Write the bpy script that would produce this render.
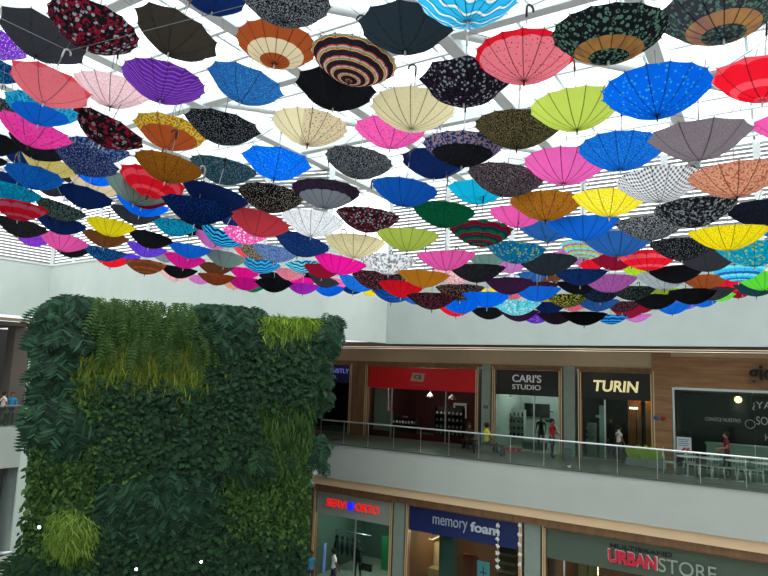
import bpy, math, random
import numpy as np
from mathutils import Vector, Matrix
random.seed(7); rng = np.random.default_rng(7)
S = bpy.context.scene
for o in list(bpy.data.objects): bpy.data.objects.remove(o)
C = S.collection
PI = math.pi
ZR0 = 12.0
# ------------------------------------------------------------ camera
FPX, PITCH, ROLL, AZ, DF, EYE = 624.4, 0.1338, 0.03566, 0.5593, 25.2, 3.54
fw = Vector((0, math.cos(PITCH), math.sin(PITCH))); up0 = Vector((0, -math.sin(PITCH), math.cos(PITCH))); rt0 = Vector((1, 0, 0))
rt = math.cos(ROLL)*rt0 + math.sin(ROLL)*up0; up = -math.sin(ROLL)*rt0 + math.cos(ROLL)*up0
cam = bpy.data.objects.new('camera', bpy.data.cameras.new('camera')); C.objects.link(cam)
m = Matrix((rt, up, -fw)).transposed().to_4x4(); m.translation = (0, 0, EYE); cam.matrix_world = m
cam.data.sensor_width = 36; cam.data.lens = FPX/768*36; cam.data.clip_end = 300
S.camera = cam
# ------------------------------------------------------------ world, exposure
S.view_settings.view_transform = 'Standard'; S.view_settings.look = 'None'
S.view_settings.exposure = 0.0; S.view_settings.gamma = 1; S.view_settings.use_curve_mapping = False
W = bpy.data.worlds.new('world'); S.world = W; W.use_nodes = True
nt = W.node_tree; nt.nodes.clear()
tc = nt.nodes.new('ShaderNodeTexCoord'); sx = nt.nodes.new('ShaderNodeSeparateXYZ'); cr = nt.nodes.new('ShaderNodeValToRGB')
bg = nt.nodes.new('ShaderNodeBackground'); ow = nt.nodes.new('ShaderNodeOutputWorld')
nt.links.new(tc.outputs['Generated'], sx.inputs[0]); nt.links.new(sx.outputs['Z'], cr.inputs[0])
nt.links.new(cr.outputs[0], bg.inputs[0]); nt.links.new(bg.outputs[0], ow.inputs[0])
cr.color_ramp.elements[0].position = 0.0; cr.color_ramp.elements[0].color = (.07, .08, .085, 1)
cr.color_ramp.elements[1].position = 0.17; cr.color_ramp.elements[1].color = (.96, .98, 1.0, 1)
bg.inputs['Strength'].default_value = 3.0
sun = bpy.data.objects.new('sun', bpy.data.lights.new('sun', 'SUN')); C.objects.link(sun)
sun.data.energy = 1.0; sun.data.angle = math.radians(20); sun.data.color = (1, .97, .92)
sun.rotation_euler = (math.radians(28), math.radians(18), 0)

# ------------------------------------------------------------ helpers
def lin(c):
    if isinstance(c, str): c = tuple(int(c[i:i+2], 16)/255 for i in (0, 2, 4))
    return tuple((x/12.92 if x <= .04045 else ((x+.055)/1.055)**2.4) for x in c) + (1,)
def ray(x, y):
    x, y = float(x), float(y); return fw + (x-384)/FPX*rt - (y-288)/FPX*up
def at(x, y, Y):
    d = ray(x, y); return d*(Y/d.y) + Vector((0, 0, EYE))
e_ = Vector((math.cos(AZ), -math.sin(AZ), 0)); n_ = Vector((math.sin(AZ), math.cos(AZ), 0))
def F(s, d, z): return e_*s + n_*(DF+d) + Vector((0, 0, z))
def tag(o, label=None, cat=None, group=None, kind=None):
    if label: o['label'] = label
    if cat: o['category'] = cat
    if group: o['group'] = group
    if kind: o['kind'] = kind
    return o
def empty(name, loc, rz=0, label=None, cat=None, group=None):
    o = bpy.data.objects.new(name, None); C.objects.link(o); o.location = loc; o.rotation_euler = (0, 0, rz)
    o.empty_display_size = .2
    return tag(o, label, cat, group)
_mc = {}
def mat(name, col, rough=.6, metal=0, emit=None, es=0, noise=0, nscale=8, col2=None, spec=.4, bump=0, stretch=None):
    if name in _mc: return _mc[name]
    M = bpy.data.materials.new(name); M.use_nodes = True; t = M.node_tree; b = t.nodes['Principled BSDF']
    b.inputs['Base Color'].default_value = lin(col); b.inputs['Roughness'].default_value = rough; b.inputs['Metallic'].default_value = metal
    b.inputs['Specular IOR Level'].default_value = spec
    if emit is not None:
        b.inputs['Emission Color'].default_value = lin(emit); b.inputs['Emission Strength'].default_value = es
    if noise or bump:
        c = t.nodes.new('ShaderNodeTexCoord'); mp = t.nodes.new('ShaderNodeMapping'); n = t.nodes.new('ShaderNodeTexNoise')
        n.inputs['Scale'].default_value = nscale; n.inputs['Detail'].default_value = 6
        if stretch: mp.inputs['Scale'].default_value = stretch
        t.links.new(c.outputs['Object'], mp.inputs[0]); t.links.new(mp.outputs[0], n.inputs['Vector'])
        if noise:
            mx = t.nodes.new('ShaderNodeMix'); mx.data_type = 'RGBA'
            mx.inputs['A'].default_value = lin(col)
            mx.inputs['B'].default_value = lin(col2) if col2 else tuple(x*(1-noise) for x in lin(col)[:3])+(1,)
            r = t.nodes.new('ShaderNodeValToRGB'); r.color_ramp.elements[0].position = .35; r.color_ramp.elements[1].position = .65
            t.links.new(n.outputs['Fac'], r.inputs[0]); t.links.new(r.outputs[0], mx.inputs['Factor']); t.links.new(mx.outputs['Result'], b.inputs['Base Color'])
        if bump:
            bp = t.nodes.new('ShaderNodeBump'); bp.inputs['Strength'].default_value = bump
            t.links.new(n.outputs['Fac'], bp.inputs['Height']); t.links.new(bp.outputs[0], b.inputs['Normal'])
    _mc[name] = M; return M
def glass_mat(name, tint, refl=.12):
    M = bpy.data.materials.new(name); M.use_nodes = True; t = M.node_tree; t.nodes.clear()
    o = t.nodes.new('ShaderNodeOutputMaterial'); mx = t.nodes.new('ShaderNodeMixShader'); tr = t.nodes.new('ShaderNodeBsdfTransparent')
    gl = t.nodes.new('ShaderNodeBsdfGlossy'); lw = t.nodes.new('ShaderNodeLayerWeight'); mt = t.nodes.new('ShaderNodeMath'); mt.operation = 'MULTIPLY_ADD'
    tr.inputs[0].default_value = lin(tint); gl.inputs['Roughness'].default_value = .03
    lw.inputs['Blend'].default_value = .15; mt.inputs[1].default_value = .3; mt.inputs[2].default_value = refl*.08
    t.links.new(lw.outputs['Fresnel'], mt.inputs[0]); t.links.new(mt.outputs[0], mx.inputs[0])
    t.links.new(tr.outputs[0], mx.inputs[1]); t.links.new(gl.outputs[0], mx.inputs[2]); t.links.new(mx.outputs[0], o.inputs[0]); return M

class MB:
    def __init__(s): s.v = []; s.f = []; s.sm = []
    def add(s, v, f, sm=False):
        b = len(s.v); s.v += [tuple(p) for p in v]; s.f += [tuple(i+b for i in q) for q in f]; s.sm += [sm]*len(f); return s
    def box(s, x0, x1, y0, y1, z0, z1):
        v = [(x, y, z) for z in (z0, z1) for y in (y0, y1) for x in (x0, x1)]
        return s.add(v, [(0,2,3,1),(4,5,7,6),(0,1,5,4),(2,6,7,3),(0,4,6,2),(1,3,7,5)])
    def tube(s, pts, r, n=8, cap=True):
        pts = [Vector(p) for p in pts]; R = r if isinstance(r, (list, tuple)) else [r]*len(pts); v = []; f = []
        prev = None
        for i, p in enumerate(pts):
            d = (pts[min(i+1, len(pts)-1)] - pts[max(i-1, 0)]).normalized()
            a = prev if prev is not None else (Vector((0,0,1)) if abs(d.z) < .9 else Vector((1,0,0)))
            a = (a - d*a.dot(d)).normalized(); prev = a; b = d.cross(a)
            for k in range(n):
                t = 2*PI*k/n; v.append(p + (a*math.cos(t)+b*math.sin(t))*R[i])
        for i in range(len(pts)-1):
            for k in range(n):
                k2 = (k+1) % n; f.append((i*n+k, i*n+k2, (i+1)*n+k2, (i+1)*n+k))
        if cap: f.append(tuple(range(n))[::-1]); f.append(tuple((len(pts)-1)*n+k for k in range(n)))
        return s.add(v, f, True)
    def lathe(s, prof, n=16, c=(0,0,0)):
        v = []; f = []
        for (r, z) in prof:
            for k in range(n):
                t = 2*PI*k/n; v.append((c[0]+r*math.cos(t), c[1]+r*math.sin(t), c[2]+z))
        for i in range(len(prof)-1):
            for k in range(n):
                k2 = (k+1) % n; f.append((i*n+k, i*n+k2, (i+1)*n+k2, (i+1)*n+k))
        return s.add(v, f, True)
    def ell(s, c, r, n=12, m=8):
        return s.lathe_xyz([(math.sin(PI*i/m), -math.cos(PI*i/m)) for i in range(m+1)], n, c, r)
    def lathe_xyz(s, prof, n, c, r):
        v = []; f = []
        for (q, z) in prof:
            for k in range(n):
                t = 2*PI*k/n; v.append((c[0]+r[0]*q*math.cos(t), c[1]+r[1]*q*math.sin(t), c[2]+r[2]*z))
        for i in range(len(prof)-1):
            for k in range(n):
                k2 = (k+1) % n; f.append((i*n+k, i*n+k2, (i+1)*n+k2, (i+1)*n+k))
        return s.add(v, f, True)
    def mesh(s, name):
        me = bpy.data.meshes.new(name); me.from_pydata(s.v, [], s.f); me.polygons.foreach_set('use_smooth', s.sm); me.update(); return me
    def build(s, name, material, parent=None, loc=None, rz=None):
        o = bpy.data.objects.new(name, s.mesh(name)); C.objects.link(o)
        if isinstance(material, (list, tuple)):
            for q in material: o.data.materials.append(q)
        elif material: o.data.materials.append(material)
        if parent: o.parent = parent
        if loc is not None: o.location = loc
        if rz is not None: o.rotation_euler = (0, 0, rz)
        return o
def box(*a): return MB().box(*a)
def fb(name, mb, material):          # built in the right facade's own frame
    return mb.build(name, material, None, n_*DF, -AZ)
def struct(o): o['kind'] = 'structure'; return o
def fs(name, material, *a): return struct(fb(name, box(*a), material))
def light(name, loc, power, col=(1,.9,.75), r=.3, kind='POINT', size=2, rot=None):
    l = bpy.data.lights.new(name, kind); l.energy = power; l.color = col
    if kind == 'POINT': l.shadow_soft_size = r
    else: l.size = size
    o = bpy.data.objects.new(name, l); C.objects.link(o); o.location = loc
    if rot: o.rotation_euler = rot
    return o
def text(name, s, material, parent, x0, x1, y, z0, z1, ext=.02, bold=0, shear=0):
    cu = bpy.data.curves.new(name, 'FONT'); cu.body = s; cu.extrude = ext; cu.offset = bold; cu.shear = shear
    t = bpy.data.objects.new(name, cu); C.objects.link(t); bpy.context.view_layer.update()
    me = bpy.data.meshes.new_from_object(t.evaluated_get(bpy.context.evaluated_depsgraph_get()))
    bpy.data.objects.remove(t); n = len(me.vertices); a = np.empty(n*3); me.vertices.foreach_get('co', a); a = a.reshape(-1, 3)
    mn, mx = a.min(0), a.max(0); b = np.empty_like(a)
    b[:, 0] = x0 + (a[:, 0]-mn[0])/(mx[0]-mn[0])*(x1-x0)
    b[:, 2] = z0 + (a[:, 1]-mn[1])/(mx[1]-mn[1])*(z1-z0)
    b[:, 1] = y - (a[:, 2]-mn[2])
    me.vertices.foreach_set('co', b.ravel()); me.update(); me.materials.clear(); me.materials.append(material)
    o = bpy.data.objects.new(name, me); C.objects.link(o); o.parent = parent; return o

# ------------------------------------------------------------ materials of the building
white = mat('white_plaster', 'd2dad5', .8, noise=.05, nscale=1.2)
fascia = mat('fascia_paint', 'b3b7b2', .7, noise=.04, nscale=.8)
cream = mat('cream_plaster', 'c2ad92', .8, noise=.06, nscale=2)
wood = mat('oak_frame', '8a6548', .5, noise=.3, nscale=6, stretch=(1, 1, .12))
woodp = mat('oak_cladding', 'a87c55', .55, noise=.35, nscale=3, col2='876042', stretch=(.25, 1, 2.5))
edge = mat('brass_edge', 'd8bb92', .35, .2)
pil = mat('grey_green_stone', '87958c', .6, noise=.1, nscale=3)
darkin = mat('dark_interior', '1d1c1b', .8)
greyin = mat('grey_interior', '8d928e', .8)
floorm = mat('terrazzo_floor', 'bdb9ae', .25, noise=.1, nscale=30)
metal = mat('brushed_steel', 'c4c8ca', .3, .7)
steelw = mat('white_steel', 'f0f3f4', .5)
signblack = mat('black_sign', '151816', .5)
signred = mat('red_sign', 'd31620', .5)
signblue = mat('blue_sign', '18265e', .5)
blackm = mat('black_plastic', '141414', .4)
whitem = mat('white_plastic', 'e6e6e2', .5)
ceilm = mat('soffit_board', '54443a', .8)
lamp_e = mat('lamp_glow', 'fff4df', .5, emit='fff0d8', es=5)
strip_e = mat('strip_light_glow', 'fff4df', .5, emit='ffe6cc', es=.5)
glass = glass_mat('shop_glass', 'd5e2dc', .15); bglass = glass_mat('balustrade_glass', 'dfeae5', .35); rglass = glass_mat('roof_glass', 'f4f8f8', .05)

# ------------------------------------------------------------ setting: right facade (frame coords s, d, z)
SL, SR = -19.16, 6.0
fs('floor', floorm, -34, 14, -34, 8, -6.7, -6.5)
fs('floor_upper_right', mat('walkway_tile', '77746c', .3, noise=.1, nscale=20), SL+.02, SR, .02, 9, -.35, .0)
fs('floor_upper_far_left', mat('walkway_tile', '77746c'), -25, SL+.02, 2.2, 9, -.35, .0)
fs('trim_1', fascia, SL, SR, -.12, .12, -1.6, .0)                 # slab fascia
struct(fb('trim_2', box(SL-.02, SR, -.16, .16, 0, .06), mat('cap_shadow_gap', '4f5653', .4)))  # dark rail channel, with the shadow gap put into the cap colour
fs('ceiling_lower_right', cream, SL, SR, .12, .5, -1.66, -1.56)
fs('wall_lower_frieze', mat('frieze_strip_lit', 'e2c09c', .8), SL-.3, SR, -.02, .5, -1.98, -1.6)  # lighter than the cream: light of an unseen strip put into the colour
fs('trim_3', wood, SL-.3, SR, .14, .5, -2.28, -1.98)
fs('ceiling_upper_right', ceilm, -25, SR, .1, 9, 4.80, 4.95)
fs('wall_right', mat('white_plaster_shaded', 'b9c1be', .8, noise=.05, nscale=1.2), -15.5, SR+6, -.1, .15, 4.86, 7.7)  # white bulkhead's shaded face put in as a darker plaster colour
fs('wall_upper_frieze', cream, -25, -4.56, 4.5, 4.7, 4.1, 4.8)
fs('trim_4', wood, -25, -4.56, 4.42, 4.62, 3.95, 4.12)
fs('wall_slab_end', fascia, SL-.0, SL+.12, .1, 8, -1.6, 0)
fs('wall_far_left_end', mat('dim_wall', '3b3530', .8), -25.2, -25, 0, 9, 0, 4.9)
for i, (d, c) in enumerate([(1.2, 0), (3.0, 1)]):
    o = fb('linear_ceiling_light', box(-24, SR, d, d+.07, 4.77, 4.80), strip_e)
    tag(o, ['long thin ceiling light strip nearest the upper walkway edge', 'long thin ceiling light strip nearest the upper shopfronts'][i], 'light')
# ---- upper shop rooms: (s0, s1, back depth, wall material, power)
def room(s0, s1, d0, d1, z0, z1, wm, name):
    fs('wall_back_'+name, wm, s0, s1, d1, d1+.1, z0, z1)
    fs('wall_side_'+name, wm, s0-.05, s0+.02, d0, d1, z0, z1)
    fs('wall_side_'+name, wm, s1-.02, s1+.05, d0, d1, z0, z1)
    fs('ceiling_'+name, wm, s0, s1, d0+.1, d1, z1-.05, z1)
    fs('floor_'+name, floorm, s0, s1, d0+.1, d1, z0, z0+.02)
grey2 = mat('charcoal_room', '3a3a38', .8); redroom = mat('maroon_room', '4a1f22', .8); palewall = mat('pale_room', 'b9beb9', .8); brownr = mat('brown_room', '6b4a33', .7)
greenr = mat('green_grey_room', '5f6f66', .7)
room(-24.6, -20.6, 4.6, 8.5, 0, 3.95, grey2, 'blue_shop')
room(-19.45, -12.8, 4.6, 9.0, 0, 3.9, redroom, 'red_shop')
room(-11.85, -8.62, 4.6, 8.2, 0, 3.9, palewall, 'studio_shop')
room(-7.65, -4.62, 4.6, 8.5, 0, 3.9, grey2, 'fourth_shop')
room(-3.75, 5, 4.6, 9.5, 0, 3.9, grey2, 'cafe')
for s, w_, nm in [(-20.05, .5, wood), (-12.3, .24, pil), (-8.16, .26, pil)]:
    struct(fb('trim_5', box(s-w_, s+w_, 4.4, 4.9, 0, 4.12), nm))
struct(fb('wall_side_red_shop_inner', box(-19.4, -18.5, 5.2, 5.3, 0, 3.0), palewall))

def shopfront(s0, s1, z0, z1, d, label, sign_m=None, zs=None, mull=(), fw_=.12, fm=wood):
    t = empty('shopfront', F((s0+s1)/2, d, z0), -AZ, label, 'shopfront'); h = (s1-s0)/2; H = z1-z0
    f = MB().box(-h-fw_, -h, -.08, .25, 0, H+fw_).box(h, h+fw_, -.08, .25, 0, H+fw_).box(-h, h, -.08, .25, H, H+fw_)
    f.build('frame', fm, t)
    for a, b, c in ((-h-fw_-.02, -h-fw_+.03, H+fw_), (h+fw_-.03, h+fw_+.02, H+fw_), (-h-.03, -h+.01, H), (h-.01, h+.03, H)):
        box(a, b, -.11, -.08, 0, c).build('edge_strip', edge, t)
    top = (zs if zs else z1)-z0
    xs = [-h]+[q-(s0+s1)/2 for q in mull]+[h]
    for a, b in zip(xs[:-1], xs[1:]):
        box(a+.03, b-.03, .10, .115, .05, top).build('glass_pane', glass, t)
    for q in xs[1:-1]: box(q-.03, q+.03, .07, .14, 0, top).build('mullion', metal, t)
    return t
def sign(s0, s1, z0, z1, d, m_, label, cat='sign', th=.12):
    t = empty('shop_sign', F((s0+s1)/2, d, z0), -AZ, label, cat)
    box(-(s1-s0)/2, (s1-s0)/2, -th, 0, 0, z1-z0).build('panel', m_, t); return t
shopfront(-24.4, -20.62, 0, 3.85, 4.5, 'oak framed upper shopfront under the blue sign, partly behind the plant wall', zs=2.85)
shopfront(-19.42, -12.86, 0, 3.85, 4.5, 'wide oak framed upper shopfront below the red sign panel', zs=2.65, mull=(-17.9, -14.6))
shopfront(-11.84, -8.64, 0, 3.88, 4.5, 'oak framed upper shopfront of the studio under its black sign', zs=2.65, mull=(-9.9,))
shopfront(-7.62, -4.62, 0, 3.88, 4.5, 'oak framed upper shopfront under the gold lettered black sign', zs=2.65, mull=(-6.6,))
t = sign(-24.3, -20.66, 2.85, 3.82, 4.62, signblue, 'dark blue sign panel with pale violet lettering beside the plant wall')
lilac = mat('lilac_letters', '8f8fe0', .5, emit='8080ff', es=.35); pale = mat('pale_letters', '9fb0cc', .5)
text('lettering', 'COVONSTLY', lilac, t, -.6, 1.72, -.13, .55, .8, .01); text('lettering', 'TOOL', pale, t, .1, .9, -.13, .2, .42, .01)
t = sign(-19.38, -12.88, 2.68, 3.83, 4.62, signred, 'long bright red shop sign panel with a small grey logo plate')
lo = MB(); lo.add([(-.55,-.15,.45),(.2,-.15,.42),(.32,-.15,.85),(-.42,-.15,.88),(-.55,-.12,.45),(.2,-.12,.42),(.32,-.12,.85),(-.42,-.12,.88)], [(0,1,2,3),(4,7,6,5),(0,4,5,1),(1,5,6,2),(2,6,7,3),(3,7,4,0)])
lp = lo.build('logo_plate', mat('logo_beige', 'b39a88', .5), t)
text('lettering', 'ICB', mat('logo_dark', '4a3a30', .5), lp, -.35, .12, -.155, .55, .77, .01, .01)
text('lettering', 'LINEA', mat('red_pale', 'c05a5a', .5), t, -.5, .35, -.13, .2, .28, .005)
t = sign(-11.8, -8.66, 2.66, 3.86, 4.62, signblack, 'black shop sign with white outlined CARIS STUDIO lettering')
silver = mat('silver_letters', 'c9cdc9', .4, emit='d0d4d0', es=.12)
text('lettering', "CARI'S", silver, t, -.72, .72, -.13, .63, 1.0, .02, .012); text('lettering', 'STUDIO', silver, t, -.72, .7, -.13, .28, .52, .02, .008)
t = sign(-7.6, -4.64, 2.68, 3.86, 4.62, signblack, 'black shop sign with pale gold TURIN lettering')
gold = mat('gold_letters', 'f0e3a8', .4, emit='ffeeb0', es=.45)
text('lettering', 'TURIN', gold, t, -.95, 1.0, -.13, .34, .84, .03, .02, .12)
# wood clad cafe front
fs('wall_cafe_cladding', woodp, -4.56, -3.78, 4.4, 4.7, 0, 4.8)
fs('wall_cafe_cladding_top', woodp, -3.78, SR, 4.4, 4.7, 3.32, 4.62)
fs('wall_cafe_frieze', cream, -4.56, SR, 4.45, 4.7, 4.62, 4.8)
t = empty('cafe_window', F(-.2, 4.5, 0), -AZ, 'large dark cafe window in a pale metal frame set in wood cladding', 'window')
MB().box(-3.56, -3.48, -.13, .1, 0, 3.32).box(-3.48, 5.5, -.13, .1, 3.24, 3.34).build('frame', metal, t)
for k in range(3): box(-3.46+2.9*k, -.6+2.9*k, .0, .015, .05, 3.24).build('glass_pane', glass, t)
box(-3.3, 5, .5, .56, 1.75, 3.1).build('dark_film', mat('dark_film', '14181a', .5), t)
box(-3.2, 5, 1.3, 1.5, 3.14, 3.24).build('inner_valance', mat('valance', 'c9d2cc', .6), t)
vin = mat('vinyl_letters', 'aab0ac', .6)
text('window_lettering', '¿YA', vin, t, -.62, .06, -.0, 2.55, 2.9, .004); text('window_lettering', 'SON', vin, t, -.5, .15, -.0, 1.98, 2.3, .004)
text('window_lettering', 'HO', vin, t, -.22, .18, -.0, 1.38, 1.62, .004)
text('window_lettering', 'CONOCE NUESTRO', vin, t, -2.35, -1.05, -.0, 2.02, 2.16, .004)
ring = MB(); ring.tube([(-.72+.17*math.cos(a), -.0, 1.98+.17*math.sin(a)) for a in np.linspace(0, 2*PI, 20)], .012, 6); ring.build('round_emblem', vin, t)
t = empty('cafe_lettering', F(-.9, 4.38, 3.55), -AZ, 'black metal gio lettering on the wood cladding above the cafe window', 'sign')
text('lettering', 'gio', blackm, t, 0, .95, 0, 0, .8, .05, .03)
t = empty('round_plaque', F(-4.42, 4.38, 2.0), -AZ, 'blue round plaque on the wood cladding, left of its red twin', 'plaque')
MB().lathe([(0, 0), (.1, 0), (.1, .03), (0, .03)], 16).build('disc', mat('plaque_blue', '3a5f9a', .5), t).rotation_euler = (PI/2, 0, 0)
t = empty('round_plaque', F(-4.14, 4.38, 2.0), -AZ, 'red round plaque on the wood cladding, right of its blue twin', 'plaque')
MB().lathe([(0, 0), (.1, 0), (.1, .03), (0, .03)], 16).build('disc', mat('plaque_red', 'a3392c', .5), t).rotation_euler = (PI/2, 0, 0)
t = empty('globe_lamp', F(-1.32, 4.8, 2.93), 0, 'small glowing round pendant lamp inside the dark cafe window', 'lamp')
MB().ell((0, 0, 0), (.14, .14, .14)).build('globe', mat('globe_glow', 'ffe0a0', .5, emit='ffd890', es=6), t)
MB().tube([(0, 0, .12), (0, 0, .3)], .01).build('cord', blackm, t)
light('globe_light', F(-1.32, 4.72, 2.6), 5)
t = empty('cafe_poster', F(-3.35, 4.3, .62), -AZ, 'white menu poster with red strawberries in the lower left of the cafe window', 'poster')
box(-.28, .28, 0, .02, 0, .66).build('sheet', mat('poster_white', 'cfd8dc', .6), t)
for k in range(4): box(-.22, .2-.05*(k % 2), -.006, 0, .54-.08*k, .57-.08*k).build('text_line', mat('poster_ink', '5d7588', .6), t)
q = MB()
for k in range(7): q.ell((-.08+.05*k, -.01, .1+.05*(k % 3)), (.05, .02, .045), 8, 6)
q.build('strawberries', mat('berry', 'a52030', .5), t)
t = empty('wall_switch', F(-12.3, 4.38, 2.0), -AZ, 'small black square device on the grey pilaster beside the red sign shop', 'device')
box(-.1, .1, 0, .04, -.07, .07).build('case', blackm, t); box(-.05, .05, -.01, 0, -.03, .03).build('screen', pil, t)

# ---- balustrade
t = empty('glass_balustrade', F(-6.5, 0, 0), -AZ, 'glass balustrade with steel handrail along the upper walkway', 'railing')
a, b = SL+6.5, SR+6.5
MB().tube([(a, 0, 1.1), (b, 0, 1.1)], .035, 8).build('handrail', mat('handrail_steel', 'dcdfe0', .25, .5), t)
x = a; k = 0
while x < b-1.4:
    box(x+.02, x+1.38, -.008, .008, .07, 1.05).build('glass_panel', bglass, t)
    box(x-.007, x+.007, -.01, .01, .03, 1.08).build('post', metal, t); x += 1.4
# ---- lower shops
D0 = .4
room(-19.6, -15.2, .7, 5, -6.5, -3.4, greenr, 'lower_orthopedic')
room(-14.3, -9.05, .7, 5, -6.5, -3.4, mat('warm_room', '7d5a45', .7), 'lower_mattress')
room(-8.0, 5, .7, 5, -6.5, -3.4, brownr, 'lower_fashion')
for s0, s1 in [(-15.0, -14.45), (-8.85, -8.2)]: fs('trim_6', pil, s0, s1, .3, .9, -6.5, -2.28)
fs('wall_lower_left', mat('brown_stone', '5e5145', .7), -20.6, -19.6, .3, 1.2, -6.5, -2.28)
shopfront(-19.5, -15.2, -6.5, -2.38, D0, 'lower shopfront of the orthopaedic shop with red lettering', zs=-3.4, mull=(-17.2,), fw_=.1)
shopfront(-14.25, -9.08, -6.5, -2.38, D0, 'lower shopfront of the memory foam shop under its navy sign', zs=-3.4, mull=(), fw_=.1)
shopfront(-8.0, 5, -6.5, -2.38, D0, 'lower shopfront under the long green URBANSTORE sign', zs=-3.5, mull=(-7.3, -4), fw_=.1)
t = sign(-19.46, -15.24, -3.42, -2.36, .5, mat('pale_grey_sign', '9aa39b', .6), 'pale grey sign with glowing red SERVI ORTO letters and a blue disc')
redl = mat('red_letters', 'ff1c24', .4, emit='ff1c24', es=.55); bluel = mat('blue_disc', '1a2cff', .4, emit='1a28ff', es=.8)
text('lettering', 'SERVI', redl, t, -1.5, -.32, -.13, .4, .75, .03, .002); text('lettering', 'ORTO', redl, t, .18, 1.5, -.13, .4, .75, .03, .002)
dk = MB(); dk.lathe([(0, 0), (.2, 0), (.2, .06), (0, .06)], 20); dk = dk.build('blue_disc', bluel, t); dk.rotation_euler = (PI/2, 0, 0); dk.location = (-.08, -.13, .57)
t = sign(-14.22, -9.1, -3.42, -2.36, .5, signblue, 'navy blue shop sign reading memory foam in grey letters')
gl_ = mat('grey_letters', 'a8b2c4', .5)
text('lettering', 'memory', gl_, t, -1.38, .28, -.13, .28, .76, .01); text('lettering', 'foam', mat('grey_letters_bold', 'c4ccd8', .5), t, .42, 1.72, -.13, .40, .80, .02, .025)
grs = mat('moss_green_sign', '4f5d50', .6)
t = sign(-7.98, 5, -3.5, -2.36, .5, grs, 'long moss green sign with red and white URBANSTORE letters')
text('lettering', 'URBAN', mat('crimson_letters', 'd8203f', .5), t, -4.1, -2.42, -.16, .28, .74, .03, .03)
text('letter_outline', 'URBAN', whitem, t, -4.13, -2.39, -.13, .26, .76, .01, .045)
text('lettering', 'STORE', mat('store_letters', '9aa89c', .5), t, -2.36, -.5, -.16, .26, .74, .02, .0)
text('lettering', 'MULTIBRAND', blackm, t, -4.05, -1.9, -.13, .81, .95, .02, .004)

# ---- left facade
A = at(0, 400, 33); Cn = at(52, 266.5, 34.5)
uL = Vector((Cn.x-A.x, Cn.y-A.y, 0)).normalized(); rzL = math.atan2(uL.y, uL.x)
def lb(name, material, *a_):
    o = box(*a_).build(name, material, None, (A.x, A.y, 0), rzL); return struct(o)
LW = (Cn-Vector((A.x, A.y, Cn.z))).length
colx = (at(25.5, 400, 33)-Vector((A.x, A.y, 0))).x
lb('wall_left_top', white, -12, LW, 0, .2, 5.85, 8.8)
lb('wall_left_pier', white, colx, LW, 0, .3, -6.5, 5.85)
lb('trim_7', fascia, -12, colx, 0, .25, -2.1, .0)
lb('floor_upper_left', floorm, -12, colx, .25, 8, -.4, -.02)
lb('ceiling_upper_left', mat('brown_soffit', '4a3f36', .8), -12, colx, .2, 8, 5.3, 5.5)
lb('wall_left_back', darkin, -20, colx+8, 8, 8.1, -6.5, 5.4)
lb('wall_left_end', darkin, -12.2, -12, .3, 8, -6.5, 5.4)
lb('floor_lower_left', mat('dark_tile', '4a4a46', .4), -20, colx+8, .3, 8, -6.62, -6.48)
lb('trim_8', mat('brown_grey_column', '5b524a', .8), colx-.45, colx+1.2, 1.2, 2.2, 0, 5.3)
lb('trim_9', mat('warm_edge', 'a88a72', .6), -12, colx, .2, .5, 5.55, 5.7)
t = empty('glass_balustrade', (A.x, A.y, 0), rzL, 'glass balustrade of the far left gallery beside the plant wall', 'railing')
MB().tube([(-12, .05, 1.1), (colx, .05, 1.1)], .04, 8).build('handrail', metal, t)
for k in range(7): box(-10.5+1.7*k, -8.85+1.7*k, .04, .06, .03, 1.05).build('glass_panel', bglass, t)
t = empty('round_column', (A.x+(colx-.75)*uL.x, A.y+(colx-.75)*uL.y+1.2, -6.5), 0, 'grey round column below the far left gallery', 'column')
MB().lathe([(.75, 0), (.75, .15), (.62, .2), (.62, 4.7), (.62, 4.9)], 32).build('shaft', mat('grey_column', '59615e', .35), t)
MB().lathe([(.8, 0), (.8, .12), (.75, .15)], 32).build('base', metal, t)
# ---- back wall behind the plants
pts = [Cn.xy, Vector((-14.9, 31.9)), Vector((-8.2, 27.6)), Vector((-2.4, 26.0)), F(-15.5, 0, 0).xy]
names = ['wall_back_left', 'wall_back_middle', 'wall_back_right', 'wall_return']
def wallseg(p, q, z0, z1, th, name, material, ext=0):
    d = (q-p); L = d.length; return struct(box(-ext, L+ext, 0, th, z0, z1).build(name, material, None, (p.x, p.y, 0), math.atan2(d.y, d.x)))
for i in range(4):
    wallseg(pts[i], pts[i+1], 4.89 if i >= 2 else -6.5, 8.8, .2, names[i], white)
wallseg(Vector((-3.2, 26.3)), F(-25, 4.6, 0).xy, -6.5, 4.9, .15, 'wall_behind_plants', mat('dark_brown_wall', '4a443d', .8))  # plain dark brown wall
wallseg(pts[2], Vector((-3.2, 26.3)), -6.5, 4.9, .15, 'wall_behind_plants_middle', mat('dark_brown_wall', '4a443d', .8))

# the hall's other walls, behind and beside the camera
fs('wall_front', white, -34, 14, -34, -33.8, -6.5, ZR0)
fs('wall_far_right', white, 13.8, 14, -34, 8, -6.5, ZR0)
struct(box(-.2, 0, -22, 32.8, -6.5, ZR0).build('wall_far_left', white, None, (-24.5, 0, 0)))
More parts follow.
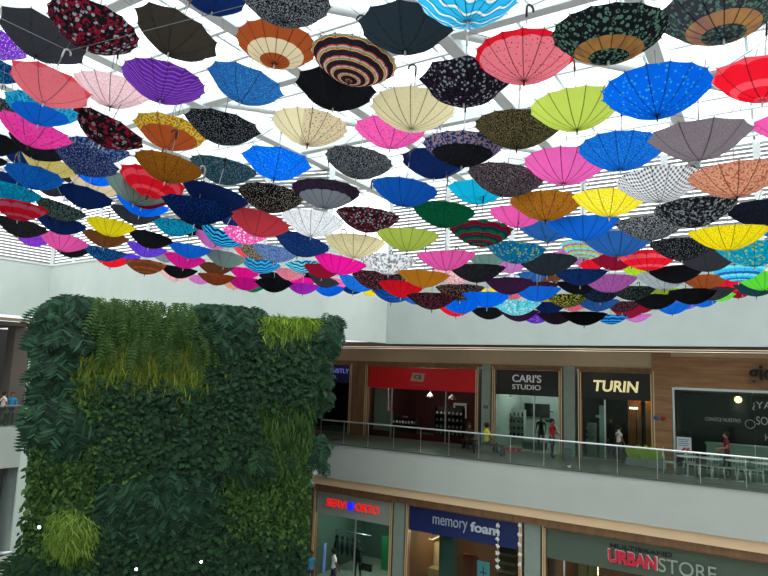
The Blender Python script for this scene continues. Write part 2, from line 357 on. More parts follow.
# ------------------------------------------------------------ roof
ZR = 12.2
def louver(p, q, z0, z1, label):
    d = q-p; L = d.length; t = empty('louver_panel', (p.x, p.y, z0), math.atan2(d.y, d.x), label, 'louver')
    mb = MB(); z = 0.05
    while z < z1-z0:
        mb.add([(0, 0, z), (L, 0, z), (L, .1, z+.115), (0, .1, z+.115), (0, .01, z-.015), (L, .01, z-.015), (L, .11, z+.1), (0, .11, z+.1)],
               [(0,1,2,3),(4,7,6,5),(0,4,5,1),(1,5,6,2),(2,6,7,3),(3,7,4,0)]); z += .16
    mb.build('slats', mat('louver_slat', '858583', .6), t)
    n = max(2, int(L/3)); pm = MB()
    for k in range(n+1): pm.box(L*k/n-.12, L*k/n+.12, -.03, .02, 0, z1-z0)
    pm.box(0, L, -.04, .16, -.06, .03); pm.build('posts', steelw, t)
LA = Vector((A.x, A.y))-uL.xy*12
louver(LA, pts[0], 8.8, ZR, 'white louvred panel above the far left wall')
louver(pts[0], pts[1], 8.8, ZR, 'white louvred panel above the narrow corner wall behind the plants')
louver(pts[1], pts[2], 8.8, ZR, 'white louvred panel above the middle of the back wall')
louver(pts[2], pts[3], 8.8, ZR, 'white louvred panel above the back wall near the return')
louver(pts[4], F(SR+6, 0, 0).xy, 7.75, ZR, 'long white louvred panel above the right bulkhead wall')
for k in range(9):
    s = -30+4.6*k
    o = fb('roof_rafter', MB().box(s-.2, s+.2, -32, 2, ZR, ZR+.5), steelw)
    tag(o, 'long white steel roof rafter running towards the right wall', 'roof beam', 'parallel roof rafters')
for k in range(6):
    d = -27+5.2*k
    o = fb('roof_beam', MB().box(-33, 9, d-.15, d+.15, ZR+.08, ZR+.45), steelw)
    tag(o, 'white steel roof beam running parallel to the right facade', 'roof beam', 'cross roof beams')
for k in range(24):
    d = -30+1.35*k
    o = fb('roof_purlin', box(-33, 9, d-.05, d+.05, ZR+.62, ZR+.74), steelw)
    tag(o, 'slim white purlin under the roof glazing', 'purlin', 'roof purlins')
for k in range(8):
    for j in range(5):
        s = -27.7+4.6*k; d = -27+5.2*j+2.6
        if (k+j) % 2: continue
        o = fb('roof_brace', MB().tube([(s-2.3, d-2.6, ZR+.3), (s+2.3, d+2.6, ZR+.3)], .13, 10), steelw)
        tag(o, 'round white diagonal brace tube between roof rafters', 'brace', 'diagonal roof braces')
struct(fb('ceiling_glazing', box(-33, 9, -32, 3, ZR+.76, ZR+.78), rglass))
for k in range(16):
    s = -31.5+2.6*k
    o = fb('glazing_bar', box(s-.04, s+.04, -32, 2, ZR+.79, ZR+.85), steelw); tag(o, 'thin glazing bar above the purlins of the glass roof', 'glazing bar', 'roof glazing bars')

# ------------------------------------------------------------ umbrellas
HB = .27                                                # bowl depth for a canopy one metre across
def canopy_mesh(N):
    mb = MB(); nr, ns = 7, 4; c = {16: .045, 10: .085, 8: .11}[N]
    M = N*ns
    for i in range(1, nr+1):
        r = i/nr
        for k in range(M):
            th = 2*PI*k/M; t = (k % ns)/ns; w = 1-c*(1-(2*t-1)**2 if 1 else 0)*(r**1.2)
            q = .5*r*w; zz = HB*(.12*r+.88*r**2.1)
            mb.v.append((q*math.cos(th), q*math.sin(th), zz))
    mb.v.append((0, 0, 0)); a = len(mb.v)-1
    for k in range(M):
        k2 = (k+1) % M; mb.f.append((a, k2, k)); mb.sm.append(True)
        for i in range(nr-1): mb.f.append((i*M+k, i*M+k2, (i+1)*M+k2, (i+1)*M+k)); mb.sm.append(True)
    return mb.mesh('canopy')
def rib_mesh():
    pts = [(.5*r, 0, HB*(.12*r+.88*r**2.1)+.004) for r in np.linspace(0.03, 1.0, 7)]
    return MB().tube(pts+[(.512, 0, HB+.004)], [.0035]*7+[.006], 5).mesh('rib')
CAN = {n: canopy_mesh(n) for n in (8, 10, 16)}; RIB = rib_mesh()
fr = {n: MB() for n in (8, 10, 16)}
for n in fr:
    for k in range(n):
        a = 2*PI*k/n; fr[n].tube([(math.cos(a)*.5*r, math.sin(a)*.5*r, HB*(.12*r+.88*r**2.1)+.004) for r in (.03, .5, 1)], .004, 4)
FRM = {n: fr[n].mesh('rib_frame') for n in fr}
def stretch_mesh(N):
    mb = MB()
    for k in range(N):
        a = 2*PI*k/N; mb.tube([(.012*math.cos(a), .012*math.sin(a), .3), (.24*math.cos(a), .24*math.sin(a), .115)], .003, 4)
    mb.lathe([(.006, .28), (.016, .285), (.016, .31), (.006, .315)], 8); return mb.mesh('stretchers')
STR = {n: stretch_mesh(n) for n in (8, 10, 16)}
SHAFT = MB().tube([(0, 0, 0.0), (0, 0, .72)], .0065, 6).mesh('shaft')
HOOK = MB().tube([(0, 0, .68), (0, 0, .78)]+[(.045-.045*math.cos(a), 0, .78+.045*math.sin(a)) for a in np.linspace(.4, PI+.3, 8)], .012, 7).mesh('handle')
FER = MB().tube([(0, 0, .005), (0, 0, -.05), (0, 0, -.065)], [.011, .009, .004], 7).mesh('ferrule')
steel = mat('umbrella_steel', '8f9498', .35, .6); hands = [mat('handle_white', 'd8dadb', .4), mat('handle_black', '1c1c1e', .35), mat('handle_wood', '6b4a30', .45)]
ferw = mat('ferrule_white', 'd5d5d5', .4); ferb = mat('ferrule_dark', '2a2a2c', .4)
ribm = mat('rib_steel', '3c3e42', .4, .5)
CO = dict(slate='252f36', smoke='3a342e', olive2='7d7040', sage2='4d6b5c', plum2='6e4a62', black='16171b', char='34343a', navy='14295c', blue='1565d0', bright='0a6cf0', denim='2a5fa5', sky='35b6ee', teal='0e86a8', turq='12b0d8',
 purple='7a2fc0', violet='5a3ad0', plum='3a1e3c', mag='f01a9c', pink='f25cae', hot='f23fa5', pale='f4bcc0', salmon='f07a86', coral='f5505f', red='ea1a2e', maroon='8c1530',
 brown='6e4326', ochre='a8691c', beige='dcc7a4', cream='efe0b4', gold='c9b040', yellow='f8e21a', lime='b4d820', green='0f6b45', sage='6c8b80', olive='8fa33a', pear='c5d65c',
 taupe='85727a', peach='d99c80', white='ececf0', grey='8a8f96', mauve='c772b8', rose='d06078', rust='a04c26', silver='a8abb4', aqua='6fdce6', dteal='1b3d48', lgreen='5fd23a')
_cm = {}
def canopy_mat(kind, c1, c2, c3, N, sc):
    key = (kind, c1, c2, c3, N, sc)
    if key in _cm: return _cm[key]
    M = bpy.data.materials.new('canopy_fabric'); M.use_nodes = True; t = M.node_tree; t.nodes.clear(); L = t.links.new
    nd = t.nodes.new
    def math_(op, a, b=None, c=None):
        n = nd('ShaderNodeMath'); n.operation = op
        for i, v in enumerate((a, b, c)):
            if v is None: continue
            if isinstance(v, (int, float)): n.inputs[i].default_value = v
            else: L(v, n.inputs[i])
        return n.outputs[0]
    def mix(f, a, b):
        n = nd('ShaderNodeMix'); n.data_type = 'RGBA'
        if isinstance(f, (int, float)): n.inputs['Factor'].default_value = f
        else: L(f, n.inputs['Factor'])
        for s, v in (('A', a), ('B', b)):
            if isinstance(v, tuple): n.inputs[s].default_value = v
            else: L(v, n.inputs[s])
        return n.outputs['Result']
    tcn = nd('ShaderNodeTexCoord'); sp = nd('ShaderNodeSeparateXYZ'); L(tcn.outputs['Object'], sp.inputs[0]); X, Y, Z = sp.outputs
    r = math_('SQRT', math_('ADD', math_('MULTIPLY', X, X), math_('MULTIPLY', Y, Y)))
    ang = math_('ARCTAN2', Y, X); fr_ = math_('FRACT', math_('ADD', math_('MULTIPLY', ang, N/(2*PI)), 20.5)); da = math_('ABSOLUTE', math_('SUBTRACT', fr_, .5))
    seam = math_('LESS_THAN', math_('MULTIPLY', math_('MULTIPLY', da, r), 2*PI/N), .0042)
    k1, k2, k3 = lin(CO[c1]), lin(CO[c2]), lin(CO[c3])
    if kind in 'SFLD': k2 = tuple(.25*a+.75*b for a, b in zip(k1, k2))
    vec = tcn.outputs['Object']
    def vor(scale, feat='F1'):
        v = nd('ShaderNodeTexVoronoi'); v.inputs['Scale'].default_value = scale; L(vec, v.inputs['Vector']); v.feature = feat; return v
    def noise(scale, det=3):
        v = nd('ShaderNodeTexNoise'); v.inputs['Scale'].default_value = scale; v.inputs['Detail'].default_value = det; L(vec, v.inputs['Vector']); return v.outputs['Fac']
    # distance across a panel (0 at the seam, grows to the middle) keeps bands angular like the panels
    rp = math_('MULTIPLY', r, math_('COSINE', math_('MULTIPLY', math_('SUBTRACT', fr_, .5), 0)))
    if kind == 'P': col = mix(math_('MULTIPLY', noise(6), .35), k1, tuple(x*.75 for x in k1[:3])+(1,))
    elif kind == 'S': col = mix(math_('LESS_THAN', vor(50*sc).outputs['Distance'], .3), k1, k2)
    elif kind == 'D': col = mix(math_('LESS_THAN', vor(27*sc).outputs['Distance'], .26), k1, k2)
    elif kind == 'F':
        a = mix(math_('GREATER_THAN', noise(24*sc, 5), .53), k1, k2); v = vor(23*sc); rnd = nd('ShaderNodeSeparateColor'); L(v.outputs['Color'], rnd.inputs[0])
        col = mix(math_('MULTIPLY', math_('LESS_THAN', v.outputs['Distance'], .42), math_('GREATER_THAN', rnd.outputs[0], .5)), a, k3)
        col = mix(math_('GREATER_THAN', noise(42*sc, 2), .58), col, k1)
    elif kind == 'L':      # leopard / lace: fine mottled
        col = mix(math_('GREATER_THAN', noise(80*sc, 2), .54), k1, k2)
    elif kind == 'R':      # rings
        f = math_('FRACT', math_('MULTIPLY', r, 9*sc)); col = mix(math_('LESS_THAN', f, .33), mix(math_('GREATER_THAN', f, .68), k1, k3), k2)
    elif kind == 'W':      # wide rings, centre out
        col = mix(math_('GREATER_THAN', r, .18), k1, k2); col = mix(math_('GREATER_THAN', r, .34), col, k3)
    elif kind == 'N':      # narrow rainbow stripes
        f = math_('FRACT', math_('MULTIPLY', r, 11)); col = mix(math_('GREATER_THAN', f, .5), lin('8a1c3c'), lin('23202c'))
        for lo_, c in ((.05, 'e8c34a'), (.17, '5ec2a0'), (.29, 'e9e4da'), (.41, 'd8622f')):
            col = mix(math_('MULTIPLY', math_('GREATER_THAN', f, lo_), math_('LESS_THAN', f, lo_+.06)), col, lin(c))
    elif kind == 'Z':      # wavy zebra
        f = math_('SINE', math_('ADD', math_('MULTIPLY', Y, 75*sc), math_('MULTIPLY', math_('SINE', math_('MULTIPLY', X, 30)), 1.1)))
        col = mix(math_('GREATER_THAN', f, .0), k1, k2); col = mix(math_('GREATER_THAN', f, .8), col, k3)
    elif kind == 'C':
        fx = math_('LESS_THAN', math_('FRACT', math_('MULTIPLY', X, 26)), .45); fy = math_('LESS_THAN', math_('FRACT', math_('MULTIPLY', Y, 26)), .45)
        col = mix(math_('MULTIPLY', fx, fy), mix(math_('MULTIPLY', math_('ADD', fx, fy), .3), k1, k2), k2)
    elif kind == 'B':      # border trim
        a = mix(math_('MULTIPLY', math_('GREATER_THAN', noise(28, 3), .5), .75), k1, k2) if c3 != c1 else k1
        col = mix(math_('GREATER_THAN', r, .37), k1, mix(math_('GREATER_THAN', noise(34, 3), .5), k2, k3))
    elif kind == 'U':      # border trim plain
        col = mix(math_('GREATER_THAN', r, .445), mix(math_('LESS_THAN', vor(30).outputs['Distance'], .2), k1, k3), k2)
    elif kind == 'H':      # half panels of another colour
        col = mix(math_('MULTIPLY', math_('GREATER_THAN', X, -.1), 1.0), k2, mix(math_('LESS_THAN', vor(34).outputs['Distance'], .25), k1, k3))
    elif kind == 'Q':      # dark leaves with a coloured ring
        ringm = math_('MULTIPLY', math_('GREATER_THAN', r, .17), math_('LESS_THAN', r, .29))
        leaf = mix(math_('MULTIPLY', math_('LESS_THAN', vor(25).outputs['Distance'], .45), math_('GREATER_THAN', noise(40, 2), .44)), k1, k2)
        wob = mix(noise(7, 1), k3, lin('c08a3a')); col = mix(ringm, leaf, mix(.15, wob, k1))
    else: col = mix(0, k1, k1)
    col = mix(math_('MULTIPLY', seam, .6), col, (.012, .012, .015, 1))
    df = nd('ShaderNodeBsdfDiffuse'); tr = nd('ShaderNodeBsdfTranslucent'); mx = nd('ShaderNodeMixShader'); o = nd('ShaderNodeOutputMaterial')
    L(col, df.inputs[0]); L(col, tr.inputs[0]); mx.inputs[0].default_value = .62; L(df.outputs[0], mx.inputs[1]); L(tr.outputs[0], mx.inputs[2]); L(mx.outputs[0], o.inputs[0])
    _cm[key] = M; return M
# cx by w tilt ribs kind c1 c2 c3 scale | description
U = '''
44 59 84 15 8 P char char char 1|plain charcoal
94 50 86 10 10 F black maroon grey .8|black umbrella patterned with rows of rose blossoms
177 56 84 18 8 P smoke smoke char 1|large plain smoky brown
-2 57 56 12 8 S purple white purple .6|purple and white flowered
0 82 45 8 8 F navy teal navy 1|navy teal patterned
51 105 76 14 8 U salmon coral coral 1|salmon pink, coral hemmed
113 107 72 3 10 L pale white pale .7|pale translucent pink
164 102 79 6 10 Z purple violet mauve 2|purple wavy striped
42 125 67 6 8 B blue teal sky 1|blue dotted border
36 147 68 15 8 F hot pink mag 1|hot pink
109 147 72 22 8 F black maroon taupe .6|black feather printed
171 149 70 8 8 B rust gold ochre 1|rusty orange, gold bordered
-3 114 38 10 8 S black silver black 1|black speckled
-8 155 52 5 8 P black black black 1|plain black
214 13 66 3 8 P navy navy navy 1|navy blue
286 24 90 3 16 L black grey black .8|black and silver lace patterned
277 66 80 4 10 W rust beige rust 1|brown and cream banded
246 103 76 14 8 S denim sky denim 1.1|denim blue speckled
354 83 87 12 10 N red red red 1|multicoloured fine ring striped
336 109 80 6 8 P black plum char 1|glossy black
223 144 73 8 10 S black silver black 1.2|black and white flower sprinkled
310 145 74 5 10 H beige cream brown 1|cream and beige panelled
406 52 96 0 8 P slate slate black 1|large plain slate black
468 24 102 0 16 Z sky turq white .6|sky blue streaked
525 82 98 2 10 U salmon red maroon 1|coral pink with red rim
465 105 90 2 8 F black plum grey 1.2|black with violet and white blossoms
413 130 82 3 16 S cream beige brown 1|cream many-ribbed
518 148 84 3 10 L black olive2 black 1.2|black and gold leopard print
391 148 72 2 8 D pink maroon pink 1.3|pink dotted
463 166 78 3 10 B black taupe navy 1|black with mottled grey border
576 130 88 -2 16 P pear olive pear .5|lime green many-ribbed
609 62 111 2 10 Q black sage2 plum 1|large dark leafy with purple ring
722 41 116 -1 10 Q char sage2 plum2 1|large dark leafy with amber and mauve ring
656 117 101 -1 10 D bright sky bright .8|bright blue with pale dots
764 101 96 6 8 R red coral red .5|red banded
699 160 93 0 10 L taupe grey taupe 1.2|taupe
784 138 56 0 8 P pink pink pink 1|bright pink
621 170 80 2 10 S blue sky blue 1.2|blue pin dotted
38 159 54 20 8 S black char black 1|black faintly speckled
24 167 38 15 8 P navy navy navy 1|dark navy
49 177 50 18 8 L gold cream gold 1|gold glitter
-6 166 24 5 8 P black black black 1|small jet black
35 189 53 8 8 S blue sky blue 1|royal blue glitter
15 203 48 10 8 F teal turq blue 1|teal flowered
99 163 57 5 10 F navy grey denim 1|greyish blue flowered
87 175 62 18 10 S navy silver navy 1.1|navy with silver specks
97 185 48 10 8 S bright blue bright 1|bright blue
96 197 48 12 8 P beige beige beige 1|plain beige
86 208 50 12 8 P navy navy navy 1|plain deep blue
139 204 62 14 10 L sage grey sage .7|sage green
145 208 50 12 8 P maroon maroon maroon 1|maroon
153 197 63 14 8 R red coral red .6|scarlet
169 182 64 10 10 L ochre brown ochre .7|ochre brown
224 184 64 8 10 S dteal grey dteal 1|slate black with white specks
216 211 63 14 10 S navy char silver 1|midnight with violet specks
198 224 68 8 10 S navy blue navy .8|dark blue dotted
143 216 50 12 8 P bright bright bright 1|bright azure
136 224 46 8 8 P char brown char 1|dark brown
175 236 42 8 8 F teal navy teal 1|dark teal
188 235 36 8 8 P black black black 1|plain black
277 179 68 6 8 S bright sky bright .7|vivid azure
359 178 66 8 10 L black grey black 1|grey and black leopard print
326 208 66 3 10 B grey plum char 1|silver grey with plum border
271 212 62 6 10 S black beige black 1|black with cream sprigs
260 236 60 14 8 P coral coral coral 1|coral red
313 236 60 5 16 S white grey white .8|white polka dotted
368 232 62 5 10 F black maroon grey 1.2|black rose printed
435 178 66 3 8 P navy denim navy 1|plain marine blue
405 206 64 8 10 S blue denim blue 1|cobalt textured
478 204 60 3 8 P turq turq turq 1|plain turquoise
506 196 74 10 16 L black taupe black 1|black and taupe animal print
565 184 78 4 16 L pink mauve pink .6|rose pink many-ribbed
546 220 69 2 16 L ochre brown ochre .6|ochre many-ribbed
610 216 70 3 10 S yellow cream white .8|yellow and white flowered
659 202 78 -1 10 C white black white 1|white checked
735 197 84 -2 16 L peach rust peach .5|peach mottled
694 227 74 -3 10 F black grey char 1|black leaf printed
766 227 70 0 10 S black navy grey .8|inky navy
651 240 66 0 10 L black silver black .8|black and silver mottled
444 227 60 6 10 S green black green .8|bottle green
481 246 62 4 10 R maroon dteal green .9|maroon and green wave striped
408 251 60 2 10 P pear pear pear 1|pear green
516 263 56 6 10 F teal blue lime 1|teal and blue garden print
446 270 56 -3 10 D pink rose pink 1.2|light pink dotted
477 282 54 0 10 L black char brown .8|brownish black
424 287 50 3 10 P ochre ochre ochre 1|tan brown
402 297 44 5 10 P red red red 1|crimson red
393 302 46 8 10 Z blue navy denim .8|blue wave striped
509 294 46 0 8 P plum plum plum 1|dark plum
518 227 56 3 8 P pink pink pink 1|plain rose
548 241 56 0 8 P denim denim denim 1|slate blue
583 240 68 0 10 P blue blue blue 1|plain royal blue
618 256 64 0 10 P denim navy denim 1|dusty blue
585 259 46 6 10 R lime aqua mauve 1|rainbow lime and mauve
547 275 56 0 10 L char dteal grey .8|dark green-grey textured
580 285 50 0 8 S navy denim navy 1|deep navy textured
609 292 50 0 10 L mauve purple mauve .8|orchid purple textured
537 301 46 0 8 P blue blue blue 1|medium blue
567 307 40 0 10 F black olive gold 1|black and olive floral
597 311 40 0 8 L denim navy denim 1|denim textured
615 270 46 0 8 P maroon maroon maroon 1|wine red
648 270 58 0 10 R red coral red .6|poppy red banded
642 278 38 0 8 P lime lime lime 1|lime yellow
682 260 58 2 10 S black grey black .9|black with faint grey specks
728 250 70 0 10 S yellow ochre yellow .9|yellow flower speckled
708 271 58 0 8 P char black char 1|sooty black
754 266 64 0 10 F turq teal lime 1|turquoise leaf printed
676 283 52 -3 8 P black char black 1|jet black
704 289 44 0 10 L rust brown rust .8|rust brown
738 281 48 0 10 R sky denim aqua .7|light blue banded
730 292 38 0 8 P red coral red 1|strawberry red
764 290 48 0 10 P lgreen lime lime 1|apple green
772 277 34 0 8 P cream peach cream 1|apricot
659 300 38 0 10 P olive olive olive 1|olive green
632 300 44 0 10 S black sage black 1|black with green specks
692 304 44 0 8 P black black black 1|plain black
720 301 28 0 8 P lgreen lgreen lgreen 1|leaf green
756 296 40 0 8 P dteal dteal dteal 1|blackish teal
686 309 28 0 8 S violet white violet 1|violet flowered
703 307 28 0 8 P blue blue blue 1|cobalt blue
640 313 36 0 8 P maroon rose maroon 1|burgundy
636 322 28 0 8 S mauve purple mauve 1|lilac
611 324 32 0 8 R blue navy sky 1|blue striped
584 325 42 0 8 P black black black 1|plain black
556 324 36 0 8 L black plum black 1|black plum tinted
536 323 34 0 8 F violet navy mauve 1|violet floral
549 313 36 0 8 P navy navy navy 1|navy blue
553 306 30 0 8 P gold gold gold 1|mustard
573 311 30 0 8 P rose rose rose 1|dusty rose
516 315 46 0 10 F aqua turq white .8|pale aqua feathered
487 307 48 0 10 P bright blue bright 1|sapphire blue
461 313 42 0 10 P bright turq bright 1|azure blue
456 316 36 0 8 P red red red 1|cherry red
489 319 36 0 8 P black black black 1|plain black
519 321 38 0 8 P plum black plum 1|aubergine black
432 309 48 0 10 S black rose black 1|black with rosy specks
460 300 46 0 10 S black peach black .9|black with peach specks
510 273 34 0 8 P mauve mauve mauve 1|orchid
533 282 30 0 8 P denim denim denim 1|smoky blue
549 284 28 0 8 P brown brown brown 1|chestnut
578 294 42 0 8 P black black black 1|plain black
664 289 50 0 10 L silver sage white .7|silvery green
487 295 20 0 8 D yellow brown yellow 1|yellow spotted
512 300 22 0 8 P rose rose rose 1|small rose red
455 284 44 0 10 F pale rose white 1|blush pink floral
592 270 34 0 8 P red red red 1|ruby red
573 264 40 0 8 S mauve navy mauve 1|mauve and navy
777 238 36 0 8 P blue blue blue 1|ultramarine
716 256 26 0 8 R red white blue 1|red and white striped
488 268 34 0 8 S sage black sage 1|greenish grey
738 298 26 0 8 P maroon maroon maroon 1|raspberry
622 312 36 0 8 S black rose navy 1|black and rose speckled
20 220 50 4 8 R red rose red .6|bright red
61 220 48 16 10 L black sage black .7|black camouflage
62 234 46 10 8 P navy navy navy 1|dark blue
22 237 46 10 10 L black char dteal .8|greenish black
33 246 34 8 8 S purple mauve purple .8|purple netted
64 251 44 12 10 P pink rose pink 1|bubblegum pink
71 257 34 8 8 P black black black 1|plain black
111 236 44 6 10 S yellow gold cream .9|lemon yellow
106 247 42 5 8 P brown brown brown 1|plain brown
105 261 41 8 8 S navy sky navy .8|navy with blue flowers
112 267 34 6 8 P red red red 1|tomato red
151 248 42 10 8 P black navy black 1|blue-black
147 257 38 8 8 S violet mauve violet .8|bluish violet
146 274 38 3 10 R brown rust brown .8|reddish brown banded
190 258 41 6 10 P blue blue blue 1|clear blue
185 268 38 6 10 F mag hot mag 1|magenta
179 278 36 6 8 P black black black 1|plain black
176 281 32 6 8 P pale pale pale 1|shell pink
226 267 40 10 10 L sage grey sage .8|misty green
216 275 34 4 8 L brown black brown .8|dark brown mottled
217 285 36 2 8 L rust black rust .7|russet mottled
200 284 28 2 8 S mauve rose mauve .8|mauve flowered
222 246 44 28 10 Z navy sky turq 1|blue zebra striped
214 248 38 18 8 L mauve pink mauve .8|dusky pink
245 244 44 8 8 F pink mag white .8|pink and magenta floral
247 257 30 14 8 P coral coral coral 1|watermelon
245 279 32 6 10 P mag mag mag 1|fuchsia
246 290 34 2 8 L mag purple mauve .8|purple and magenta floral
234 289 24 0 8 P peach peach peach 1|peach
261 273 38 8 10 Z sky navy denim .9|sky and navy zebra striped
273 283 30 4 8 P black black black 1|plain black
290 280 30 8 8 L rose pale rose .8|rose dotted
300 288 30 4 8 P mag mag mag 1|vivid magenta
274 292 36 0 8 P black black black 1|plain black
303 294 32 0 8 L purple mag purple .8|grape purple floral
253 292 26 0 8 P green dteal green 1|deep green
329 296 30 0 8 P bright blue bright 1|small bright blue
303 273 34 -5 10 Z aqua denim navy .9|turquoise zebra striped
323 278 38 6 8 P maroon red maroon 1|deep red
340 274 52 12 16 P mag mag mag 1|large fuchsia
324 287 32 20 8 P char char char 1|smoky black
337 288 28 8 8 D pink white pink 1|candy pink
357 291 38 20 8 S blue sky navy .9|blue star dotted
375 289 46 8 10 S black rose grey .9|black confetti
389 274 52 2 10 F white black grey .7|white and black blossom
355 257 58 3 16 S cream gold ochre .9|buttery yellow speckled
302 256 54 16 10 S navy denim navy .8|navy textured
276 262 46 8 10 L denim silver navy .7|denim with white splashes
257 259 40 14 8 L black beige black .8|black and beige mottled
353 294 26 0 8 P navy violet navy 1|indigo
371 296 18 0 8 P yellow yellow yellow 1|small golden yellow
72 183 34 14 8 P char brown char 1|brownish grey
192 217 46 8 8 P blue blue blue 1|sea blue
232 226 30 10 8 P navy navy navy 1|midnight blue
128 262 24 4 8 P violet violet violet 1|soft violet
308 282 26 4 8 P black black black 1|plain black
158 287 24 0 8 P char char char 1|ash grey
640 262 30 0 8 P maroon maroon maroon 1|dark cherry
655 309 42 0 8 P black char black 1|coal black
672 314 32 0 8 P blue denim blue 1|small steel blue
600 302 40 0 8 S black denim black 1|black with blue specks
628 318 30 0 8 P maroon plum maroon 1|garnet red
540 294 34 0 10 P plum navy plum 1|dusky violet
712 300 40 0 8 P char black char 1|graphite
742 294 36 0 8 P maroon black maroon 1|mahogany
390 285 40 6 8 S black peach black 1|black with apricot dots
416 304 34 6 8 P blue navy blue 1|small ink blue
166 262 34 4 8 P grey grey grey 1|pale slate
10 190 44 8 8 P navy blue navy 1|oxford blue
52 196 34 12 8 P char char char 1|pewter
12 222 0 0 8 P red red red 1|skip
'''
ulist = []
for ln in U.strip().split('\n'):
    a, desc = ln.split('|'); q = a.split(); w_ = float(q[2])*1.09
    if w_ < 5: continue
    ulist.append(dict(cx=float(q[0]), by=float(q[1]), w=w_, tilt=float(q[3]), N={8: 10, 10: 16, 16: 16}[int(q[4])] if len(ulist) % 5 else int(q[4]), kind=q[5], c=q[6:9], sc=float(q[9]), desc=desc))
ulist = [u for u in ulist if u['desc'] not in ('ash grey', 'yellow and nothing')]
# real diameters vary a little; depth follows from the apparent size, small ones are small umbrellas
for u in ulist:
    base = 44-10*max(0, (u['cx'] < 330))*1.0 if u['by'] > 240 else 0
    D = 1.0
    exp_w = max(24, min(110, 36+ (300-u['by'])*.2)) if u['cx'] < 400 else max(36, min(112, 44+(310-u['by'])*.235))
    D = min(1.15, max(.8, (u['w']/exp_w)**.5)); u['Y'] = FPX*D/u['w']
def place(u):
    hp = HB*u['w']; c = at(u['cx'], u['by']-hp*.93, u['Y']); u['D'] = u['w']*u['Y']/FPX; u['c'] = c; return c
for u in ulist: u['col'] = u['c']; place(u)
for it in range(60):                                    # push apart umbrellas whose bowls would touch
    mv = 0
    for i, u in enumerate(ulist):
        for v in ulist[i+1:]:
            d = u['c']-v['c']; h = math.hypot(d.x, d.y); need = (u['D']+v['D'])*.5*1.0
            if h < need and abs(d.z) < .26:
                s = 1 if (u['Y'] > v['Y']) or (abs(u['Y']-v['Y']) < 1e-4 and u['by'] > v['by']) else -1
                k = .06*(need-h)+.01
                u['Y'] += s*k*1.4; v['Y'] -= s*k*.6
                for q in (u, v): q['Y'] = min(q['Y'], 21.5); place(q)
                mv += 1
    if not mv: break
from collections import Counter
cnt = Counter(u['desc'] for u in ulist)
def label_of(u):
    d = u['desc']; base = d if 'umbrella' in d else d+' umbrella'
    if cnt[d] == 1 and len(d.split()) >= 1:
        zone = 'in the rows nearest the camera' if u['by'] < 125 else 'over the plant wall' if u['cx'] < 330 and u['by'] > 225 else 'above the right-hand shops' if u['by'] > 225 else 'in the middle rows on the left' if u['cx'] < 300 else 'in the middle rows on the right'
        return base+' hung '+zone
    best = min((v for v in ulist if v is not u and cnt[v['desc']] == 1), key=lambda v: math.hypot(v['cx']-u['cx'], (v['by']-u['by'])*2))
    dx, dy = u['cx']-best['cx'], u['by']-best['by']
    rel = ('right of' if dx > 0 else 'left of') if abs(dx) > abs(dy)*1.3 else ('below' if dy > 0 else 'above')
    return base+' hung just '+rel+' the '+best['desc']+' one'
for i, u in enumerate(ulist):
    D = u['D']; view = math.atan2(-u['c'].x, u['c'].y); tz = random.uniform(0, 2*PI); tp = math.radians(random.uniform(-4, 4))
    if u['kind'] in 'ZH': tz = random.uniform(-.3, .3)
    Rm = Matrix.Rotation(view, 4, 'Z') @ Matrix.Rotation(math.radians(u['tilt']*.85), 4, 'Y') @ Matrix.Rotation(tp, 4, 'X') @ Matrix.Rotation(tz, 4, 'Z')
    apex = u['c'] + (Rm @ Vector((0, 0, -HB*D)))
    t = empty('umbrella', apex, 0, label_of(u), 'umbrella', 'upturned umbrellas hung below the glass roof'); t.rotation_euler = Rm.to_euler(); t.scale = (D, D, D)
    u['hook'] = apex + Rm @ Vector((.045*D, 0, .815*D))
    def part(name, me, m_, rz=None):
        o = bpy.data.objects.new(name, me); C.objects.link(o); o.parent = t
        if not me.materials: me.materials.append(None)
        o.material_slots[0].link = 'OBJECT'; o.material_slots[0].material = m_
        if rz: o.rotation_euler = (0, 0, rz)
        return o
    N = u['N']; cn = part('canopy', CAN[N], canopy_mat(u['kind'], *u['col'], N, u['sc']))
    part('shaft', SHAFT, steel); part('handle', HOOK, hands[i % 7 if i % 7 < 3 else (0 if i % 2 else 1)]); part('ferrule', FER, ferw if i % 3 else ferb)
    if u['w'] >= 62:
        for k in range(N): part('rib', RIB, ribm, 2*PI*k/N)
        part('stretchers', STR[N], steel)
    elif u['w'] >= 34: part('rib_frame', FRM[N], ribm)
# suspension cables threaded through the hooks, row by row
cab = mat('cable_steel', '6f7478', .5)
rows = {}
for u in ulist: rows.setdefault(int((u['hook'].y+.25*u['hook'].x)/1.15), []).append(u)
for k, r in sorted(rows.items()):
    r.sort(key=lambda u: u['hook'].x); hp = [u['hook'] for u in r]
    a0 = hp[0]+Vector((-2.5, .3, 2.0)); a1 = hp[-1]+Vector((2.5, -.3, 2.0))
    a0.z = a1.z = max(hp[0].z, hp[-1].z)+1.2
    d0 = 'nearest the camera' if k < 9 else ('in the middle' if k < 14 else 'farthest from the camera')
    o = MB().tube([a0]+hp+[a1], .004, 5).build('suspension_cable', cab)
    tag(o, 'thin steel cable threaded through umbrella handles below the glass roof', 'cable', 'cables the umbrellas hang from')

